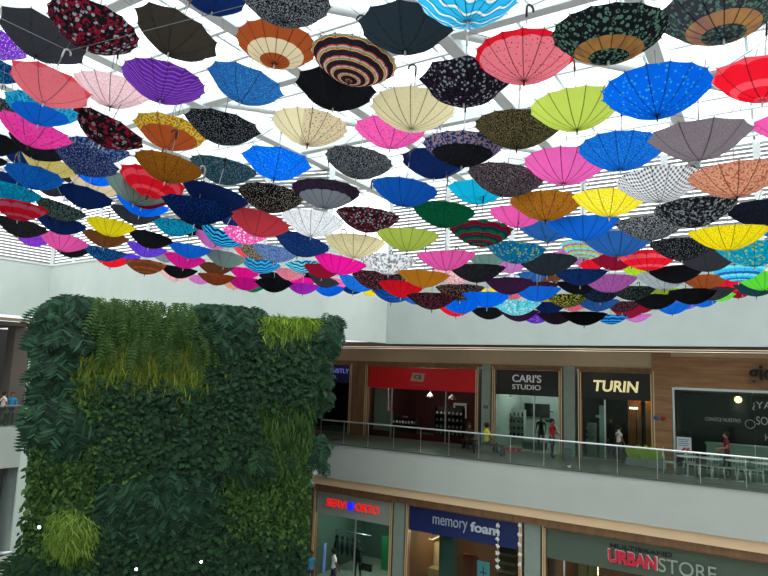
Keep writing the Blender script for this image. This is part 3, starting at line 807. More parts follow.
# ------------------------------------------------------------ plant wall
PL = Vector((-10.95, 20, 0)); PR = Vector((-2.4, 23, 0)); pu = (PR-PL).normalized(); pn = Vector((pu.y, -pu.x, 0)); PW = (PR-PL).length
def pw(x, y):                        # point on the plant wall's front plane
    d = ray(x, y); t = (PL-Vector((0, 0, EYE))).dot(pn)/d.dot(pn); p = d*t+Vector((0, 0, EYE)); return (p-PL).dot(pu), p.z
prz = math.atan2(pu.y, pu.x); ZT = 5.25
soil = mat('planting_felt', '141c14', .95, noise=.5, nscale=6)
struct(box(.35, PW-.35, .0, 3.0, -6.5, ZT-.15).build('wall_planted_core', soil, None, PL, prz))
def tmpl_philo():
    v = []; f = []
    def bend(x, y): return (x, y, -.32*y*y-.25*abs(x))
    K = 8
    for sgn in (-1, 1):
        for i in range(K):
            t = .06+.115*i; wl = .46*math.sin(PI*(.18+.72*t)); b = len(v)
            v += [bend(0, t-.02), bend(0, t+.035), bend(sgn*wl*.55, t+.045+wl*.32), bend(sgn*wl, t+wl*.48), bend(sgn*wl*.6, t-.025+wl*.24)]
            f.append((b, b+1, b+2, b+3, b+4) if sgn > 0 else (b, b+4, b+3, b+2, b+1))
    return np.array(v), f
def tmpl_frond():
    v = []; f = []
    for i in range(13):
        t = .05+.073*i; wl = .13*math.sin(PI*min(.95, .2+.75*t)); z = -.45*t*t
        for sgn in (-1, 1):
            b = len(v); v += [(0, t-.02, z), (0, t+.03, z), (sgn*wl, t+.05, z-.02)]; f.append((b, b+1, b+2) if sgn > 0 else (b, b+2, b+1))
    return np.array(v), f
def tmpl_oval(w=.3):
    v = [(0, 0, 0), (w, .35, -.06), (w*.7, .7, -.12), (0, 1, -.22), (-w*.7, .7, -.12), (-w, .35, -.06), (0, .45, .02)]
    return np.array(v), [(0, 1, 6), (1, 2, 3, 6), (0, 6, 5), (6, 3, 4, 5)]
def tmpl_blade():
    v = [(-.035, 0, 0), (.035, 0, 0), (-.04, .4, -.05), (.04, .4, -.05), (-.025, .75, -.2), (.025, .75, -.2), (0, 1, -.42)]
    return np.array(v), [(0, 1, 3, 2), (2, 3, 5, 4), (4, 5, 6)]
TM = dict(philo=tmpl_philo(), frond=tmpl_frond(), oval=tmpl_oval(), blade=tmpl_blade(), wide=tmpl_oval(.42))
def leafmat(name, stops, rough=.45):
    M = bpy.data.materials.new(name); M.use_nodes = True; t = M.node_tree; b = t.nodes['Principled BSDF']; b.inputs['Roughness'].default_value = rough
    b.inputs['Specular IOR Level'].default_value = .12
    g = t.nodes.new('ShaderNodeNewGeometry'); r = t.nodes.new('ShaderNodeValToRGB'); t.links.new(g.outputs['Random Per Island'], r.inputs[0]); t.links.new(r.outputs[0], b.inputs['Base Color'])
    el = r.color_ramp.elements
    while len(el) < len(stops): el.new(.5)
    for i, c in enumerate(stops): el[i].position = i/(len(stops)-1); el[i].color = lin(c)
    tr = t.nodes.new('ShaderNodeBsdfTranslucent'); mx = t.nodes.new('ShaderNodeMixShader'); mx.inputs[0].default_value = .12
    t.links.new(r.outputs[0], tr.inputs[0]); t.links.new(b.outputs[0], mx.inputs[1]); t.links.new(tr.outputs[0], mx.inputs[2]); t.links.new(mx.outputs[0], t.nodes['Material Output'].inputs[0])
    return M
G_ph = leafmat('philodendron_leaf', ['122319', '1f3b29', '365b42'], .45)
G_fn = leafmat('fern_leaf', ['263f1e', '3a5626', '4c6a30'])
G_ol = leafmat('olive_blades', ['3c4c14', '5c6a1e', '7c8a30'])
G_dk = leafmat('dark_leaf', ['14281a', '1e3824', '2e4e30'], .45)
G_md = leafmat('mid_leaf', ['1c3212', '2c461a', '4e6e34'])
G_br = leafmat('bright_leaf', ['5a7a20', '7c9c30', 'a8c84c'])
G_gy = leafmat('lime_moss', ['445a20', '607c2c', '86a244'])
def scatter(name, tm, P, sizes, droop, spread, gm, outw=(.3, .9)):
    """P: list of (u, out, z); each leaf leaves the wall outward and droops."""
    tv, tf = TM[tm]; K = len(P); m_ = len(tv); V = np.empty((K*m_, 3))
    PUv, PNv = np.array(pu), np.array(pn); UPv = np.array((0, 0, 1.))
    for i, (u, o, z) in enumerate(P):
        a = rng.uniform(-spread, spread); dr = rng.uniform(*droop); ou = rng.uniform(*outw)
        d = PUv*math.sin(a)+PNv*ou*math.cos(a)-UPv*dr*math.cos(a); d /= np.linalg.norm(d)
        nrm = PNv*dr+UPv*ou+PUv*rng.uniform(-.35, .35)+.001; nrm -= d*(nrm@d); nrm /= np.linalg.norm(nrm)
        sd = np.cross(d, nrm); s = rng.uniform(*sizes)
        base = np.array(PL)+PUv*u+PNv*o+UPv*z
        V[i*m_:(i+1)*m_] = base+s*(tv[:, :1]*sd+tv[:, 1:2]*d+tv[:, 2:3]*nrm)
    Fc = [tuple(j+i*m_ for j in q) for i in range(K) for q in tf]
    me = bpy.data.meshes.new(name); me.from_pydata([tuple(x) for x in V], [], Fc); me.materials.append(gm); me.update()
    o = bpy.data.objects.new(name, me); C.objects.link(o); return o
def ell_pts(cx, cy, rx, ry, n, out=(.05, .35)):
    P = []
    while len(P) < n:
        x, y = rng.uniform(-1, 1, 2)
        if x*x+y*y > 1: continue
        u, z = pw(cx+x*rx, cy+y*ry); bulge = 1-.6*(x*x+y*y); P.append((u, rng.uniform(*out)*bulge+.02, min(z, ZT+.42)))
    return P
def rect_pts(x0, x1, y0, y1, n, out=(.02, .22)):
    P = []
    for _ in range(n):
        u, z = pw(rng.uniform(x0, x1)+rng.normal()*5, rng.uniform(y0, y1)+rng.normal()*6)
        P.append((min(max(u, .05+rng.uniform(0, .3)), PW-.1), rng.uniform(*out), min(z, ZT+.1)))
    return P
# philodendron-like clumps with big lobed leaves
for (cx, cy, rx, ry, n, sz, lab) in [
    (74, 300, 20, 9, 50, (.4, .6), 'lobed-leaf tuft rising above the upper left corner plant'),
    (222, 302, 24, 8, 50, (.4, .6), 'lobed-leaf tuft rising on top of the top middle plant'),
    (66, 322, 24, 30, 150, (.45, .8), 'big lobed-leaf plant spilling over the upper left corner of the plant wall'),
    (50, 362, 13, 28, 60, (.4, .65), 'lobed-leaf plant hanging down the left edge under the corner plant'),
    (230, 318, 33, 22, 150, (.45, .8), 'big lobed-leaf plant spreading at the top middle of the plant wall'),
    (62, 414, 27, 33, 170, (.45, .8), 'broad lobed-leaf plant bulging from the left edge at mid height'),
    (160, 490, 60, 32, 330, (.4, .7), 'wide blue-green lobed-leaf plant in the centre of the plant wall'),
    (258, 450, 30, 18, 34, (.45, .7), 'small dark lobed-leaf plant right of the centre'),
    (329, 328, 10, 17, 60, (.35, .6), 'lobed-leaf plant drooping over the upper right corner of the plant wall'),
    (320, 372, 8, 34, 60, (.3, .5), 'dark lobed-leaf plant trailing down the right edge'),
    (319, 448, 7, 18, 34, (.25, .45), 'lobed-leaf tuft sticking out from the right edge at mid height'),
    (36, 564, 22, 18, 80, (.4, .65), 'dark bushy plant at the bottom left corner')]:
    o = scatter('philodendron', 'philo', ell_pts(cx, cy, rx, ry, n), (sz[0]*1.25, sz[1]*1.25), (.7, 2.4), 1.1, G_dk if 'dark' in lab else G_ph); tag(o, lab, 'plant', 'lobed-leaf plants on the plant wall')
for i, (cx, cy, rx, ry, n) in enumerate([(95, 306, 15, 16, 60), (122, 304, 15, 14, 60), (150, 306, 15, 16, 60), (180, 308, 14, 18, 60), (203, 330, 12, 20, 50), (110, 330, 14, 12, 40), (140, 335, 14, 12, 40), (170, 338, 14, 12, 40)]):
    o = scatter('hanging_fern', 'frond', ell_pts(cx, cy, rx, ry, n), (.8, 1.35), (.8, 2.2), .5, G_fn)
    tag(o, ['hanging fern nearest the upper left corner plant', 'second fern from the left along the top edge', 'third fern from the left along the top edge', 'fourth fern from the left, beside the top middle lobed plant',
            'fern hanging just below the top middle lobed plant', 'lower fern under the leftmost top fern', 'lower fern under the second top fern', 'lower fern under the fourth top fern'][i], 'fern', 'ferns along the top of the plant wall')
# upright sprigs on top
for i, cx in enumerate([92, 104, 116, 130, 140, 152, 163, 176, 190, 204]):
    u, z = pw(cx, 291); P = [(u+rng.uniform(-.25, .25), rng.uniform(-.3, .1), ZT-.1+rng.uniform(-.05, .1)) for _ in range(12)]
    o = scatter('grass_tuft', 'blade', P, (.25, .6), (-2.5, -.6), .9, G_br if i % 3 == 1 else G_fn)
    tag(o, 'upright grassy tuft on the top left edge of the plant wall', 'grass tuft', 'grass tufts on the top edge')
# continuous ground cover patches nobody could count
def patch(lab, tm, P, sizes, droop, spread, gm, cat='foliage'):
    o = scatter('wall_foliage', tm, P, sizes, droop, spread, gm); tag(o, lab, cat, kind='stuff')
patch('bright yellow-green leafy fringe along the top right edge', 'blade', rect_pts(262, 322, 312, 322, 900), (.25, .5), (-.4, 1.2), 1.0, G_br)
patch('bright trailing leaves just below the top right fringe', 'blade', rect_pts(258, 318, 318, 345, 1500), (.25, .5), (.8, 2.5), .6, G_gy)
patch('olive grassy band under the ferns', 'blade', rect_pts(82, 235, 342, 392, 4200), (.3, .55), (.8, 2.5), .6, G_ol)
patch('dark glossy leaves in a diagonal band at right', 'wide', rect_pts(205, 328, 342, 398, 3000, (.05, .3)), (.14, .28), (.3, 1.6), 1.2, G_dk)
patch('dark glossy leaves across the middle', 'wide', rect_pts(98, 255, 388, 468, 5200, (.05, .3)), (.14, .28), (.3, 1.6), 1.2, G_dk)
patch('mid green small leaves left of centre', 'oval', rect_pts(72, 140, 380, 470, 3600, (.03, .25)), (.14, .28), (.3, 1.8), 1.2, G_md)
patch('olive trailing leaves right of centre', 'blade', rect_pts(222, 322, 395, 475, 4600), (.25, .5), (.8, 2.5), .7, G_md)
patch('small leaves down the left edge', 'oval', rect_pts(28, 92, 430, 560, 3600, (.03, .25)), (.13, .26), (.3, 1.8), 1.2, G_md)
patch('lime green mossy mound at lower left', 'blade', ell_pts(71, 531, 27, 27, 2600, (.1, .5)), (.2, .4), (.5, 2.0), 1.0, G_gy)
patch('speckled light green leaves at right', 'oval', rect_pts(228, 322, 455, 540, 4200, (.03, .22)), (.12, .24), (.3, 1.8), 1.2, G_md)
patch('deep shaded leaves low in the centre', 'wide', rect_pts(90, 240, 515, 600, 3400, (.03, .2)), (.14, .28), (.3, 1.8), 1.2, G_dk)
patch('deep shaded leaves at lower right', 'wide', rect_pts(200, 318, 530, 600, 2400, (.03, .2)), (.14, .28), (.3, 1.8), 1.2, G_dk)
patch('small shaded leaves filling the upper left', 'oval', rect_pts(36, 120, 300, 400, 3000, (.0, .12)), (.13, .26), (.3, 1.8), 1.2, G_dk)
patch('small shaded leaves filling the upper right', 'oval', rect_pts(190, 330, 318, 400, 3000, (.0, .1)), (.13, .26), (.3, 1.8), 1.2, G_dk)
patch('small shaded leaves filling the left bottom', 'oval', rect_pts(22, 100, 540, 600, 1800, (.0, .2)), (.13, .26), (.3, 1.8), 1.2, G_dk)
# side of the wall nearest the right facade and left edge trailing
sp = mat('spot_body', '2b2b2b', .4); sg = mat('spot_glow', 'ffffff', .4, emit='f4f8ff', es=14)
for (x, y, lab) in [(43, 522, 'small bright spotlight low on the left edge of the plant wall'), (137, 563, 'brightest small spotlight low in the plant wall'), (200, 556, 'small spotlight low in the middle of the plant wall')]:
    u, z = pw(x, y); p = PL+pu*u+pn*.55+Vector((0, 0, z)); t = empty('spotlight', p, prz, lab, 'spotlight')
    MB().lathe([(.0, 0), (.06, 0), (.075, .1), (.06, .12)], 12).build('housing', sp, t).rotation_euler = (PI/2, 0, 0)
    MB().ell((0, -.11, 0), (.04, .02, .04), 10, 6).build('lens', sg, t)
    MB().tube([(0, .02, 0), (0, .5, -.05)], .015).build('bracket', sp, t)

# ------------------------------------------------------------ people
def person(name_loc, face, shirt, pants, skin, hair, label, pose='stand', H=1.7, bag=None, long_sleeve=False, arm=0.0):
    k = H/1.75; J = {}
    sit = pose == 'sit'; dz = -.45 if sit else 0
    V = [((0, 0, .96+dz), .125, .1), ((0, 0, 1.12+dz), .12, .09), ((0, -.01, 1.33+dz), .15, .1), ((0, 0, 1.47+dz), .07, .06), ((0, -.01, 1.55+dz), .052, .052), ((0, -.02, 1.63+dz), .085, .095), ((0, -.015, 1.72+dz), .07, .08)]
    E_ = [(0, 1), (1, 2), (2, 3), (3, 4), (4, 5), (5, 6)]
    lab = ['p', 's', 's', 's', 'k', 'k', 'k']
    for sg_ in (-1, 1):
        b = len(V); fwd = arm if sg_ > 0 else arm*.4
        if sit: fwd = .5
        el = (sg_*.24, .02-.1*fwd, 1.17+dz); wr = (sg_*(.25-.1*fwd), -.06-.28*fwd, .95+.2*fwd+dz); hn = (wr[0], wr[1]-.04-.04*fwd, wr[2]-.07+.05*fwd)
        V += [((sg_*.18, 0, 1.42+dz), .06, .055), (el, .043, .043), (wr, .028, .026), (hn, .034, .018)]
        E_ += [(2, b), (b, b+1), (b+1, b+2), (b+2, b+3)]; lab += ['s', 's' if long_sleeve else 'a', 'k', 'k']
        for f_ in range(5):                              # thumb and four fingers
            c = len(V); off = (f_-2)*.014; ln = (.035, .055, .062, .056, .042)[f_]; th = f_ == 0
            V += [((hn[0]+(-sg_*.02 if th else 0), hn[1]+off-(.01 if th else 0), hn[2]-.03), .009, .008), ((hn[0]-sg_*(.03 if th else .004), hn[1]+off*1.15-(.015 if th else .004), hn[2]-.03-ln), .007, .006)]
            E_ += [(b+3, c), (c, c+1)]; lab += ['k', 'k']
        c = len(V)
        if sit: P_ = [((sg_*.1, -.02, .93+dz), .09, .09), ((sg_*.12, -.44, .5), .062, .062), ((sg_*.12, -.44, .1), .042, .042), ((sg_*.13, -.6, .04), .035, .03)]
        else:
            st = .06*sg_; P_ = [((sg_*.1, 0, .9), .088, .09), ((sg_*.11, -.02+st, .5), .062, .062), ((sg_*.11, .02+st, .09), .042, .042), ((sg_*.12, -.14+st, .035), .036, .03)]
        V += P_; E_ += [(0, c), (c, c+1), (c+1, c+2), (c+2, c+3)]; lab += ['p', 'p', 'p', 'h']
    me = bpy.data.meshes.new('body'); me.from_pydata([tuple(x*k for x in v[0]) for v in V], E_, []); o = bpy.data.objects.new('body', me); C.objects.link(o)
    md = o.modifiers.new('skin', 'SKIN'); sv = me.skin_vertices[0].data
    for i, v in enumerate(V): sv[i].radius = (v[1]*k, v[2]*k); sv[i].use_root = (i == 0)
    md.use_smooth_shade = True; sb = o.modifiers.new('sub', 'SUBSURF'); sb.levels = 1; sb.render_levels = 1
    bpy.context.view_layer.update(); m2 = bpy.data.meshes.new_from_object(o.evaluated_get(bpy.context.evaluated_depsgraph_get())); bpy.data.objects.remove(o)
    m2.materials.clear()
    ms = [mat('cloth_'+shirt, shirt, .8), mat('cloth_'+pants, pants, .8), mat('skin_'+skin, skin, .5), mat('shoe_black', '1b1a1a', .5)]
    for q in ms: m2.materials.append(q)
    pts_ = [(Vector(v[0])*k) for v in V]; idx = {'s': 0, 'p': 1, 'k': 2, 'a': 2, 'h': 3}
    for p in m2.polygons:
        c = p.center; j = min(range(len(pts_)), key=lambda i: (pts_[i]-c).length-(.05 if lab[i] == 's' else 0)); p.material_index = idx[lab[j]]; p.use_smooth = True
    t = empty('person', name_loc, face, label, 'person')
    bo = bpy.data.objects.new('body', m2); C.objects.link(bo); bo.parent = t
    hz = (1.68+dz)*k
    MB().ell((0, .018, hz+.015), (.105*k, .115*k, .115*k), 14, 10).build('hair', mat('hair_'+hair, hair, .7), t)
    fc = MB().ell((0, -.045*k, hz-.045), (.078*k, .075*k, .1*k), 14, 10); fc.add([(-.012, -.118, hz-.06), (.012, -.118, hz-.06), (0, -.145, hz-.065), (0, -.12, hz-.02)], [(0, 2, 3), (2, 1, 3), (0, 1, 2)])
    fc.build('face', ms[2], t)
    for sx_ in (-1, 1): MB().ell((sx_*.03, -.113*k, hz-.03), (.012, .008, .008), 8, 6).build('eye', mat('eye_dark', '16120f', .3), t)
    MB().ell((0, -.115*k, hz-.095), (.022, .008, .006), 8, 6).build('mouth', mat('lips', '7d3f38', .5), t)
    if bag: MB().tube([(-.15, -.12, 1.42*k), (0, -.14, 1.3*k), (.17, -.12, 1.1*k)], .02, 6).tube([(-.15, .11, 1.42*k), (0, .13, 1.3*k), (.17, .12, 1.1*k)], .02, 6).build('bag_strap', mat('cloth_'+bag, bag, .7), t)
    return t
def sd(px, py, d):
    r_ = ray(px, py); tt = (DF+d)/r_.dot(n_); return (r_*tt).dot(e_)
# upper walkway and shops
person(F(sd(489, 458, 2.2)-.1, 2.15, .0), -AZ+PI*.8, 'e3d21c', '22252c', '8a5a40', '17120f', 'person in bright yellow shirt sitting with back turned outside the red sign shop', 'sit', 1.85)
person(F(sd(469, 456, 3.4), 3.4, 0), -AZ+.6, '2b2228', '24242a', '8a5a40', '17120f', 'person in dark clothes sitting left of the one in yellow', 'sit', 1.6, long_sleeve=True)
person(F(sd(552, 445, 3.2), 3.2, 0), -AZ+1.2, 'a01c28', '25303a', '8a5a40', '17120f', 'standing person in dark red top at the right of the studio shop entrance', H=1.68, arm=.7)
person(F(sd(541, 445, 5.4), 5.4, 0), -AZ, '22262c', '22252c', '9a6a4c', '17120f', 'standing person in black inside the studio shop', H=1.7)
person(F(sd(611, 445, 6.0), 6.0, 0), -AZ+.3, '26262a', '22252c', 'a87a5c', '17120f', 'person in dark clothes inside the shop with gold TURIN letters', H=1.75, arm=.5)
person(F(sd(619, 450, 4.0), 4.0, 0), -AZ+2.4, 'd4cfc8', '2a2c34', '8a5a40', '17120f', 'person in white shirt standing at the gold lettered shop entrance', H=1.55, bag='2a2c34', arm=.5)
person(F(sd(727, 455, 2.8), 2.8, 0), -AZ-1.2, '6d1d30', '23242a', '9a6a4c', '17120f', 'person in maroon shirt reaching out by the cafe window', H=1.68, arm=1.0)
def L3(x, y0, z): return Vector((A.x, A.y, 0)) + uL*x + Vector((-uL.y, uL.x, 0))*y0 + Vector((0, 0, z))
xb = (at(8, 400, 33)-Vector((A.x, A.y, 0))).x; xc_ = (at(17.5, 400, 33)-Vector((A.x, A.y, 0))).x
person(L3(xb, .55, 0), 2.7, 'd9cdc4', '2b2a2c', '8a5a40', '17120f', 'person in white shirt with a shoulder strap at the far left balustrade', H=1.78, bag='2a2a2e')
person(L3(xc_, .75, 0), .5, '2586b8', '2a3340', '8a5a40', '3a1c18', 'person in blue shirt at the far left balustrade beside the white pier', H=1.74, long_sleeve=True)
# ground floor
person(F(sd(334, 560, -.6), -.6, -6.5), -AZ+2.6, 'e6e4e0', '2b3040', '5d3a28', '17120f', 'person in white shirt in front of the lower orthopaedic shop', H=1.85, arm=.6)
person(F(sd(311, 560, -1.2), -1.2, -6.5), -AZ+.8, '2f7fa6', '2b3040', '5d3a28', '17120f', 'person in blue shirt at the edge of the plant wall, ground floor', H=1.72)
person(F(sd(358, 562, 1.6), 1.6, -6.5), -AZ, '22282a', '22282a', '6d4a38', '17120f', 'person in dark clothes inside the lower orthopaedic shop', H=1.7)

# ------------------------------------------------------------ shop fittings
def pt(px, py, d): s_ = sd(px, py, d); r_ = ray(px, py); return s_, (r_*((DF+d)/r_.dot(n_))).z+EYE
bw = mat('bench_wood', '3a2a20', .6)
t = empty('bench', F(sd(489, 458, 2.2), 2.2, 0), -AZ, 'dark wooden bench outside the red sign shop carrying the person in yellow', 'bench')
box(-.75, .75, -.22, .22, .40, .46).build('seat', bw, t)
for x in (-.68, .62):
    for y in (-.2, .14): box(x, x+.06, y, y+.06, 0, .4).build('leg', bw, t)
t = empty('bench', F(sd(469, 456, 3.4), 3.4, 0), -AZ, 'short dark bench under the seated person in dark clothes', 'bench')
box(-.35, .35, -.2, .2, .38, .44).build('seat', bw, t)
for x in (-.32, .26): box(x, x+.06, -.15, .15, 0, .38).build('leg', bw, t)
def shelf_unit(px, py, d, w_, levels, item_m, label, glabel, board=None, dz=.32, z0=.2, n=7, iname='jar', icat='jar', hgt=.16):
    s_ = sd(px, py, d); t = empty('display_shelf', F(s_, d, 0), -AZ, label, 'shelf'); board = board or darkin
    box(-w_/2, -w_/2+.04, -.16, .16, 0, z0+levels*dz).build('side_panel', board, t); box(w_/2-.04, w_/2, -.16, .16, 0, z0+levels*dz).build('side_panel', board, t)
    box(-w_/2, w_/2, .15, .18, 0, z0+levels*dz).build('back_panel', board, t)
    me = MB().lathe([(0, 0), (.05, 0), (.065, hgt*.35), (.05, hgt*.7), (.022, hgt*.8), (.022, hgt), (0, hgt)], 10).mesh(iname); me.materials.append(item_m)
    for L_ in range(levels):
        box(-w_/2+.04, w_/2-.04, -.16, .15, z0+L_*dz-.03, z0+L_*dz).build('shelf_board', board, t)
        for k in range(n):
            o = bpy.data.objects.new(iname, me); C.objects.link(o); x = -w_/2+.12+(w_-.24)*k/(n-1)
            o.location = F(s_+x, d-.02, z0+L_*dz+.001); sc_ = rng.uniform(.8, 1.1); o.scale = (sc_, sc_, sc_); o.rotation_euler = (0, 0, -AZ)
            tag(o, glabel, icat, glabel)
wi = mat('white_goods', 'd8d6d0', .4); di = mat('dark_goods', '3a3c40', .5); ri = mat('red_goods', 'a02a30', .5)
shelf_unit(449, 435, 6.2, 1.7, 4, wi, 'dark shelf with rows of white goods in the red sign shop', 'small white vessel on the dark shelf of the red sign shop', z0=.3, dz=.36, n=7)
shelf_unit(404, 438, 5.6, 1.6, 1, wi, 'low dark display shelf with one row of white goods in the red sign shop', 'small white vessel on the low display of the red sign shop', z0=.75, n=8)
shelf_unit(586, 440, 5.4, .9, 4, wi, 'narrow pale shelf rack at the left of the gold lettered shop', 'folded white item on the rack of the gold lettered shop', board=palewall, z0=.4, dz=.28, n=3, iname='folded_item', icat='goods', hgt=.12)
shelf_unit(510, 440, 6.6, 1.6, 4, di, 'shelf of dark goods on the left wall of the studio shop', 'dark bottle on the studio shop shelf', board=palewall, z0=.5, dz=.34, n=7, iname='bottle', icat='bottle', hgt=.2)
shelf_unit(382, 560, 3.6, 1.6, 6, wi, 'shelf of pale goods at the right of the lower orthopaedic shop', 'pale bottle on the lower orthopaedic shop shelf', z0=.0+.3, dz=.4, n=5, iname='bottle', icat='bottle', hgt=.2) if False else None
def item(name, label, cat, px, py, d, build):
    s_, z_ = pt(px, py, d); t = empty(name, F(s_, d, z_), -AZ, label, cat); build(t); return t
def dome(t):
    MB().lathe([(.02, .26), (.05, .22), (.16, .12), (.22, 0), (.2, 0), (.14, .1), (.0, .2)], 20).build('shade', whitem, t); MB().ell((0, 0, .05), (.07, .07, .07)).build('bulb', lamp_e, t)
    MB().tube([(0, 0, .26), (0, 0, 1.3)], .012).build('cord', blackm, t)
item('pendant_lamp', 'white dome pendant lamp at the centre of the red sign shop', 'lamp', 430, 397, 6, dome)
item('pendant_lamp', 'white dome pendant lamp at the right of the red sign shop', 'lamp', 452, 399, 6, dome)
item('framed_picture', 'white framed black picture on the back wall of the red sign shop', 'picture', 460, 418, 8.9, lambda t: (box(-.42, .42, -.04, .05, -.0, .85).build('frame', whitem, t), box(-.3, .3, -.06, -.04, .12, .72).build('print', blackm, t)))
item('vertical_banner', 'tall pale grey banner standing behind the glass of the red sign shop', 'banner', 389, 441, 5.0, lambda t: (box(-.17, .17, 0, .03, .03, 1.65).build('sheet', mat('banner_grey', 'a9b0ad', .6), t), box(-.2, .2, -.08, .12, 0, .03).build('foot', blackm, t)))
item('red_column', 'tall red panel column beside the grey banner in the red sign shop', 'panel', 383, 442, 5.4, lambda t: (box(-.28, .28, 0, .25, 0, 2.2).build('panel', mat('deep_red', 'a01a28', .5), t), box(-.3, .3, -.02, .27, 0, .1).build('plinth', blackm, t)))
fs('trim_10', mat('deep_red', 'a01a28', .5), -19.4, -13, 4.75, 4.85, 0, .35)
def orn(t):
    m1 = MB()
    for sg_ in (-1, 1):
        for k in range(5):
            a = .25+.28*k; m1.tube([(0, 0, .35), (sg_*.2*math.cos(a), 0, .35+.2*math.sin(a)), (sg_*(.38-.02*k)*math.cos(a*.9), 0, .3+.34*math.sin(a))], [.02, .035, .012], 6)
    m1.ell((0, 0, .3), (.07, .05, .2)); m1.build('wings', mat('grey_ornament', '9a9a96', .5), t); box(-.12, .12, -.1, .1, 0, .06).build('stand', blackm, t)
item('winged_ornament', 'grey winged ornament above the low display in the red sign shop', 'ornament', 405, 427, 6.2, orn)
# studio
item('television', 'black wall television in the studio shop', 'television', 537, 417, 8.1, lambda t: (box(-.68, .68, -.05, .05, 0, .7).build('screen', blackm, t), box(-.1, .1, .05, .1, .3, .5).build('bracket', metal, t)))
item('wall_rail', 'thin dark hanging rail across the studio back wall', 'rail', 524, 410, 7.9, lambda t: MB().tube([(-1.4, 0, 0), (1.6, 0, 0)], .02).tube([(-1.3, 0, 0), (-1.3, 0, -1.2)], .015).tube([(-.4, 0, 0), (-.4, 0, -1.2)], .015).build('tube', blackm, t))
item('green_poster', 'small mint green poster behind the person in dark red', 'poster', 550, 431, 6, lambda t: (box(-.24, .24, 0, .02, 0, .42).build('sheet', mat('mint', '8fc9b4', .6, emit='8fd0b8', es=.15), t), box(-.24, .24, -.01, 0, .42, .55).build('header', mat('poster_green', '1f7a5c', .6), t)))
item('sales_counter', 'black counter in the middle of the studio shop', 'counter', 533, 464, 5.6, lambda t: (box(-.55, .55, 0, .5, 0, 1.0).build('body', blackm, t), box(-.6, .6, -.05, .55, 1.0, 1.04).build('top', mat('counter_top', '3b3b3b', .3), t)))
def shoes(t):
    box(-.7, .7, 0, .35, 0, .38).build('plinth', whitem, t)
item('display_plinth', 'low white display plinth at the studio entrance', 'plinth', 512, 462, 4.1, shoes)
bs = MB().box(-.1, .1, -.06, .06, 0, .28).tube([(-.06, 0, .28), (-.05, 0, .38), (.05, 0, .38), (.06, 0, .28)], .008, 5).mesh('shopping_bag')
bs.materials.append(mat('red_bag', 'c23040', .5))
s_, z_ = pt(512, 462, 4.1)
for k, x in enumerate((-.25, .02, .28)):
    o = bpy.data.objects.new('shopping_bag', bs); C.objects.link(o); o.location = F(s_+x, 4.25, z_+.381); o.rotation_euler = (0, 0, -AZ+.2*k); tag(o, ['left', 'middle', 'right'][k]+' red bag of three on the white studio plinth', 'bag', 'red bags on the studio plinth')
for k, px in enumerate((511, 528)):
    item('ceiling_spotlight', ['left', 'right'][k]+' small ceiling spotlight in the studio shop', 'spotlight', px, 397, 6.5, lambda t: (MB().lathe([(0, 0), (.09, 0), (.09, .12), (0, .12)], 12).build('housing', metal, t), MB().lathe([(0, -.005), (.07, -.005), (.0, -.006)], 12).build('lens', lamp_e, t)))
# TURIN shop
fs('trim_11', mat('orange_wood', 'a9602e', .5), -5.75, -5.2, 5.3, 5.5, 0, 3.85)
fs('trim_12', mat('amber_wood', 'c07a34', .5), -5.0, -4.64, 5.3, 5.5, 0, 3.85)
item('slim_floor_lamp', 'slim black floor lamp with a white head in the gold lettered shop', 'lamp', 637, 455, 5.0, lambda t: (MB().tube([(0, 0, .02), (0, 0, 2.0)], .03).build('pole', blackm, t), box(-.28, .06, -.05, .05, 2.0, 2.08).build('head', lamp_e, t), MB().lathe([(0, 0), (.16, 0), (.16, .02), (0, .02)], 16).build('base', blackm, t)))
item('steel_post', 'brushed steel post at the left of the gold lettered shop entrance', 'post', 602, 465, 4.9, lambda t: (box(-.1, .1, 0, .1, 0, 2.66).build('post', metal, t), box(-.25, -.02, -.05, .1, 2.1, 2.22).build('camera_head', whitem, t)))
def planter(t):
    box(-.28, .28, -.2, .2, 0, .55).build('box', mat('planter_grey', '7d837c', .6), t); v = MB()
    for k in range(70):
        a = random.uniform(0, 2*PI); r_ = random.uniform(.0, .2); h_ = random.uniform(.25, .6); x, y = r_*math.cos(a), r_*math.sin(a)*.7; ox, oy = .12*math.cos(a), .12*math.sin(a)
        v.add([(x-.02, y, .53), (x+.02, y, .53), (x+ox+.03, y+oy, .53+h_*.6), (x+ox*1.6, y+oy*1.6, .53+h_), (x+ox-.03, y+oy, .53+h_*.6)], [(0, 1, 2, 3, 4)])
    v.build('foliage', mat('lime_leaves', 'a4bf3a', .5), t)
for k, (px, d) in enumerate([(634, 3.9), (646, 3.7), (657, 3.6)]):
    item('planter', ['left', 'middle', 'right'][k]+' grey planter with lime foliage by the gold lettered shop', 'planter', px, 471+k, d, planter)
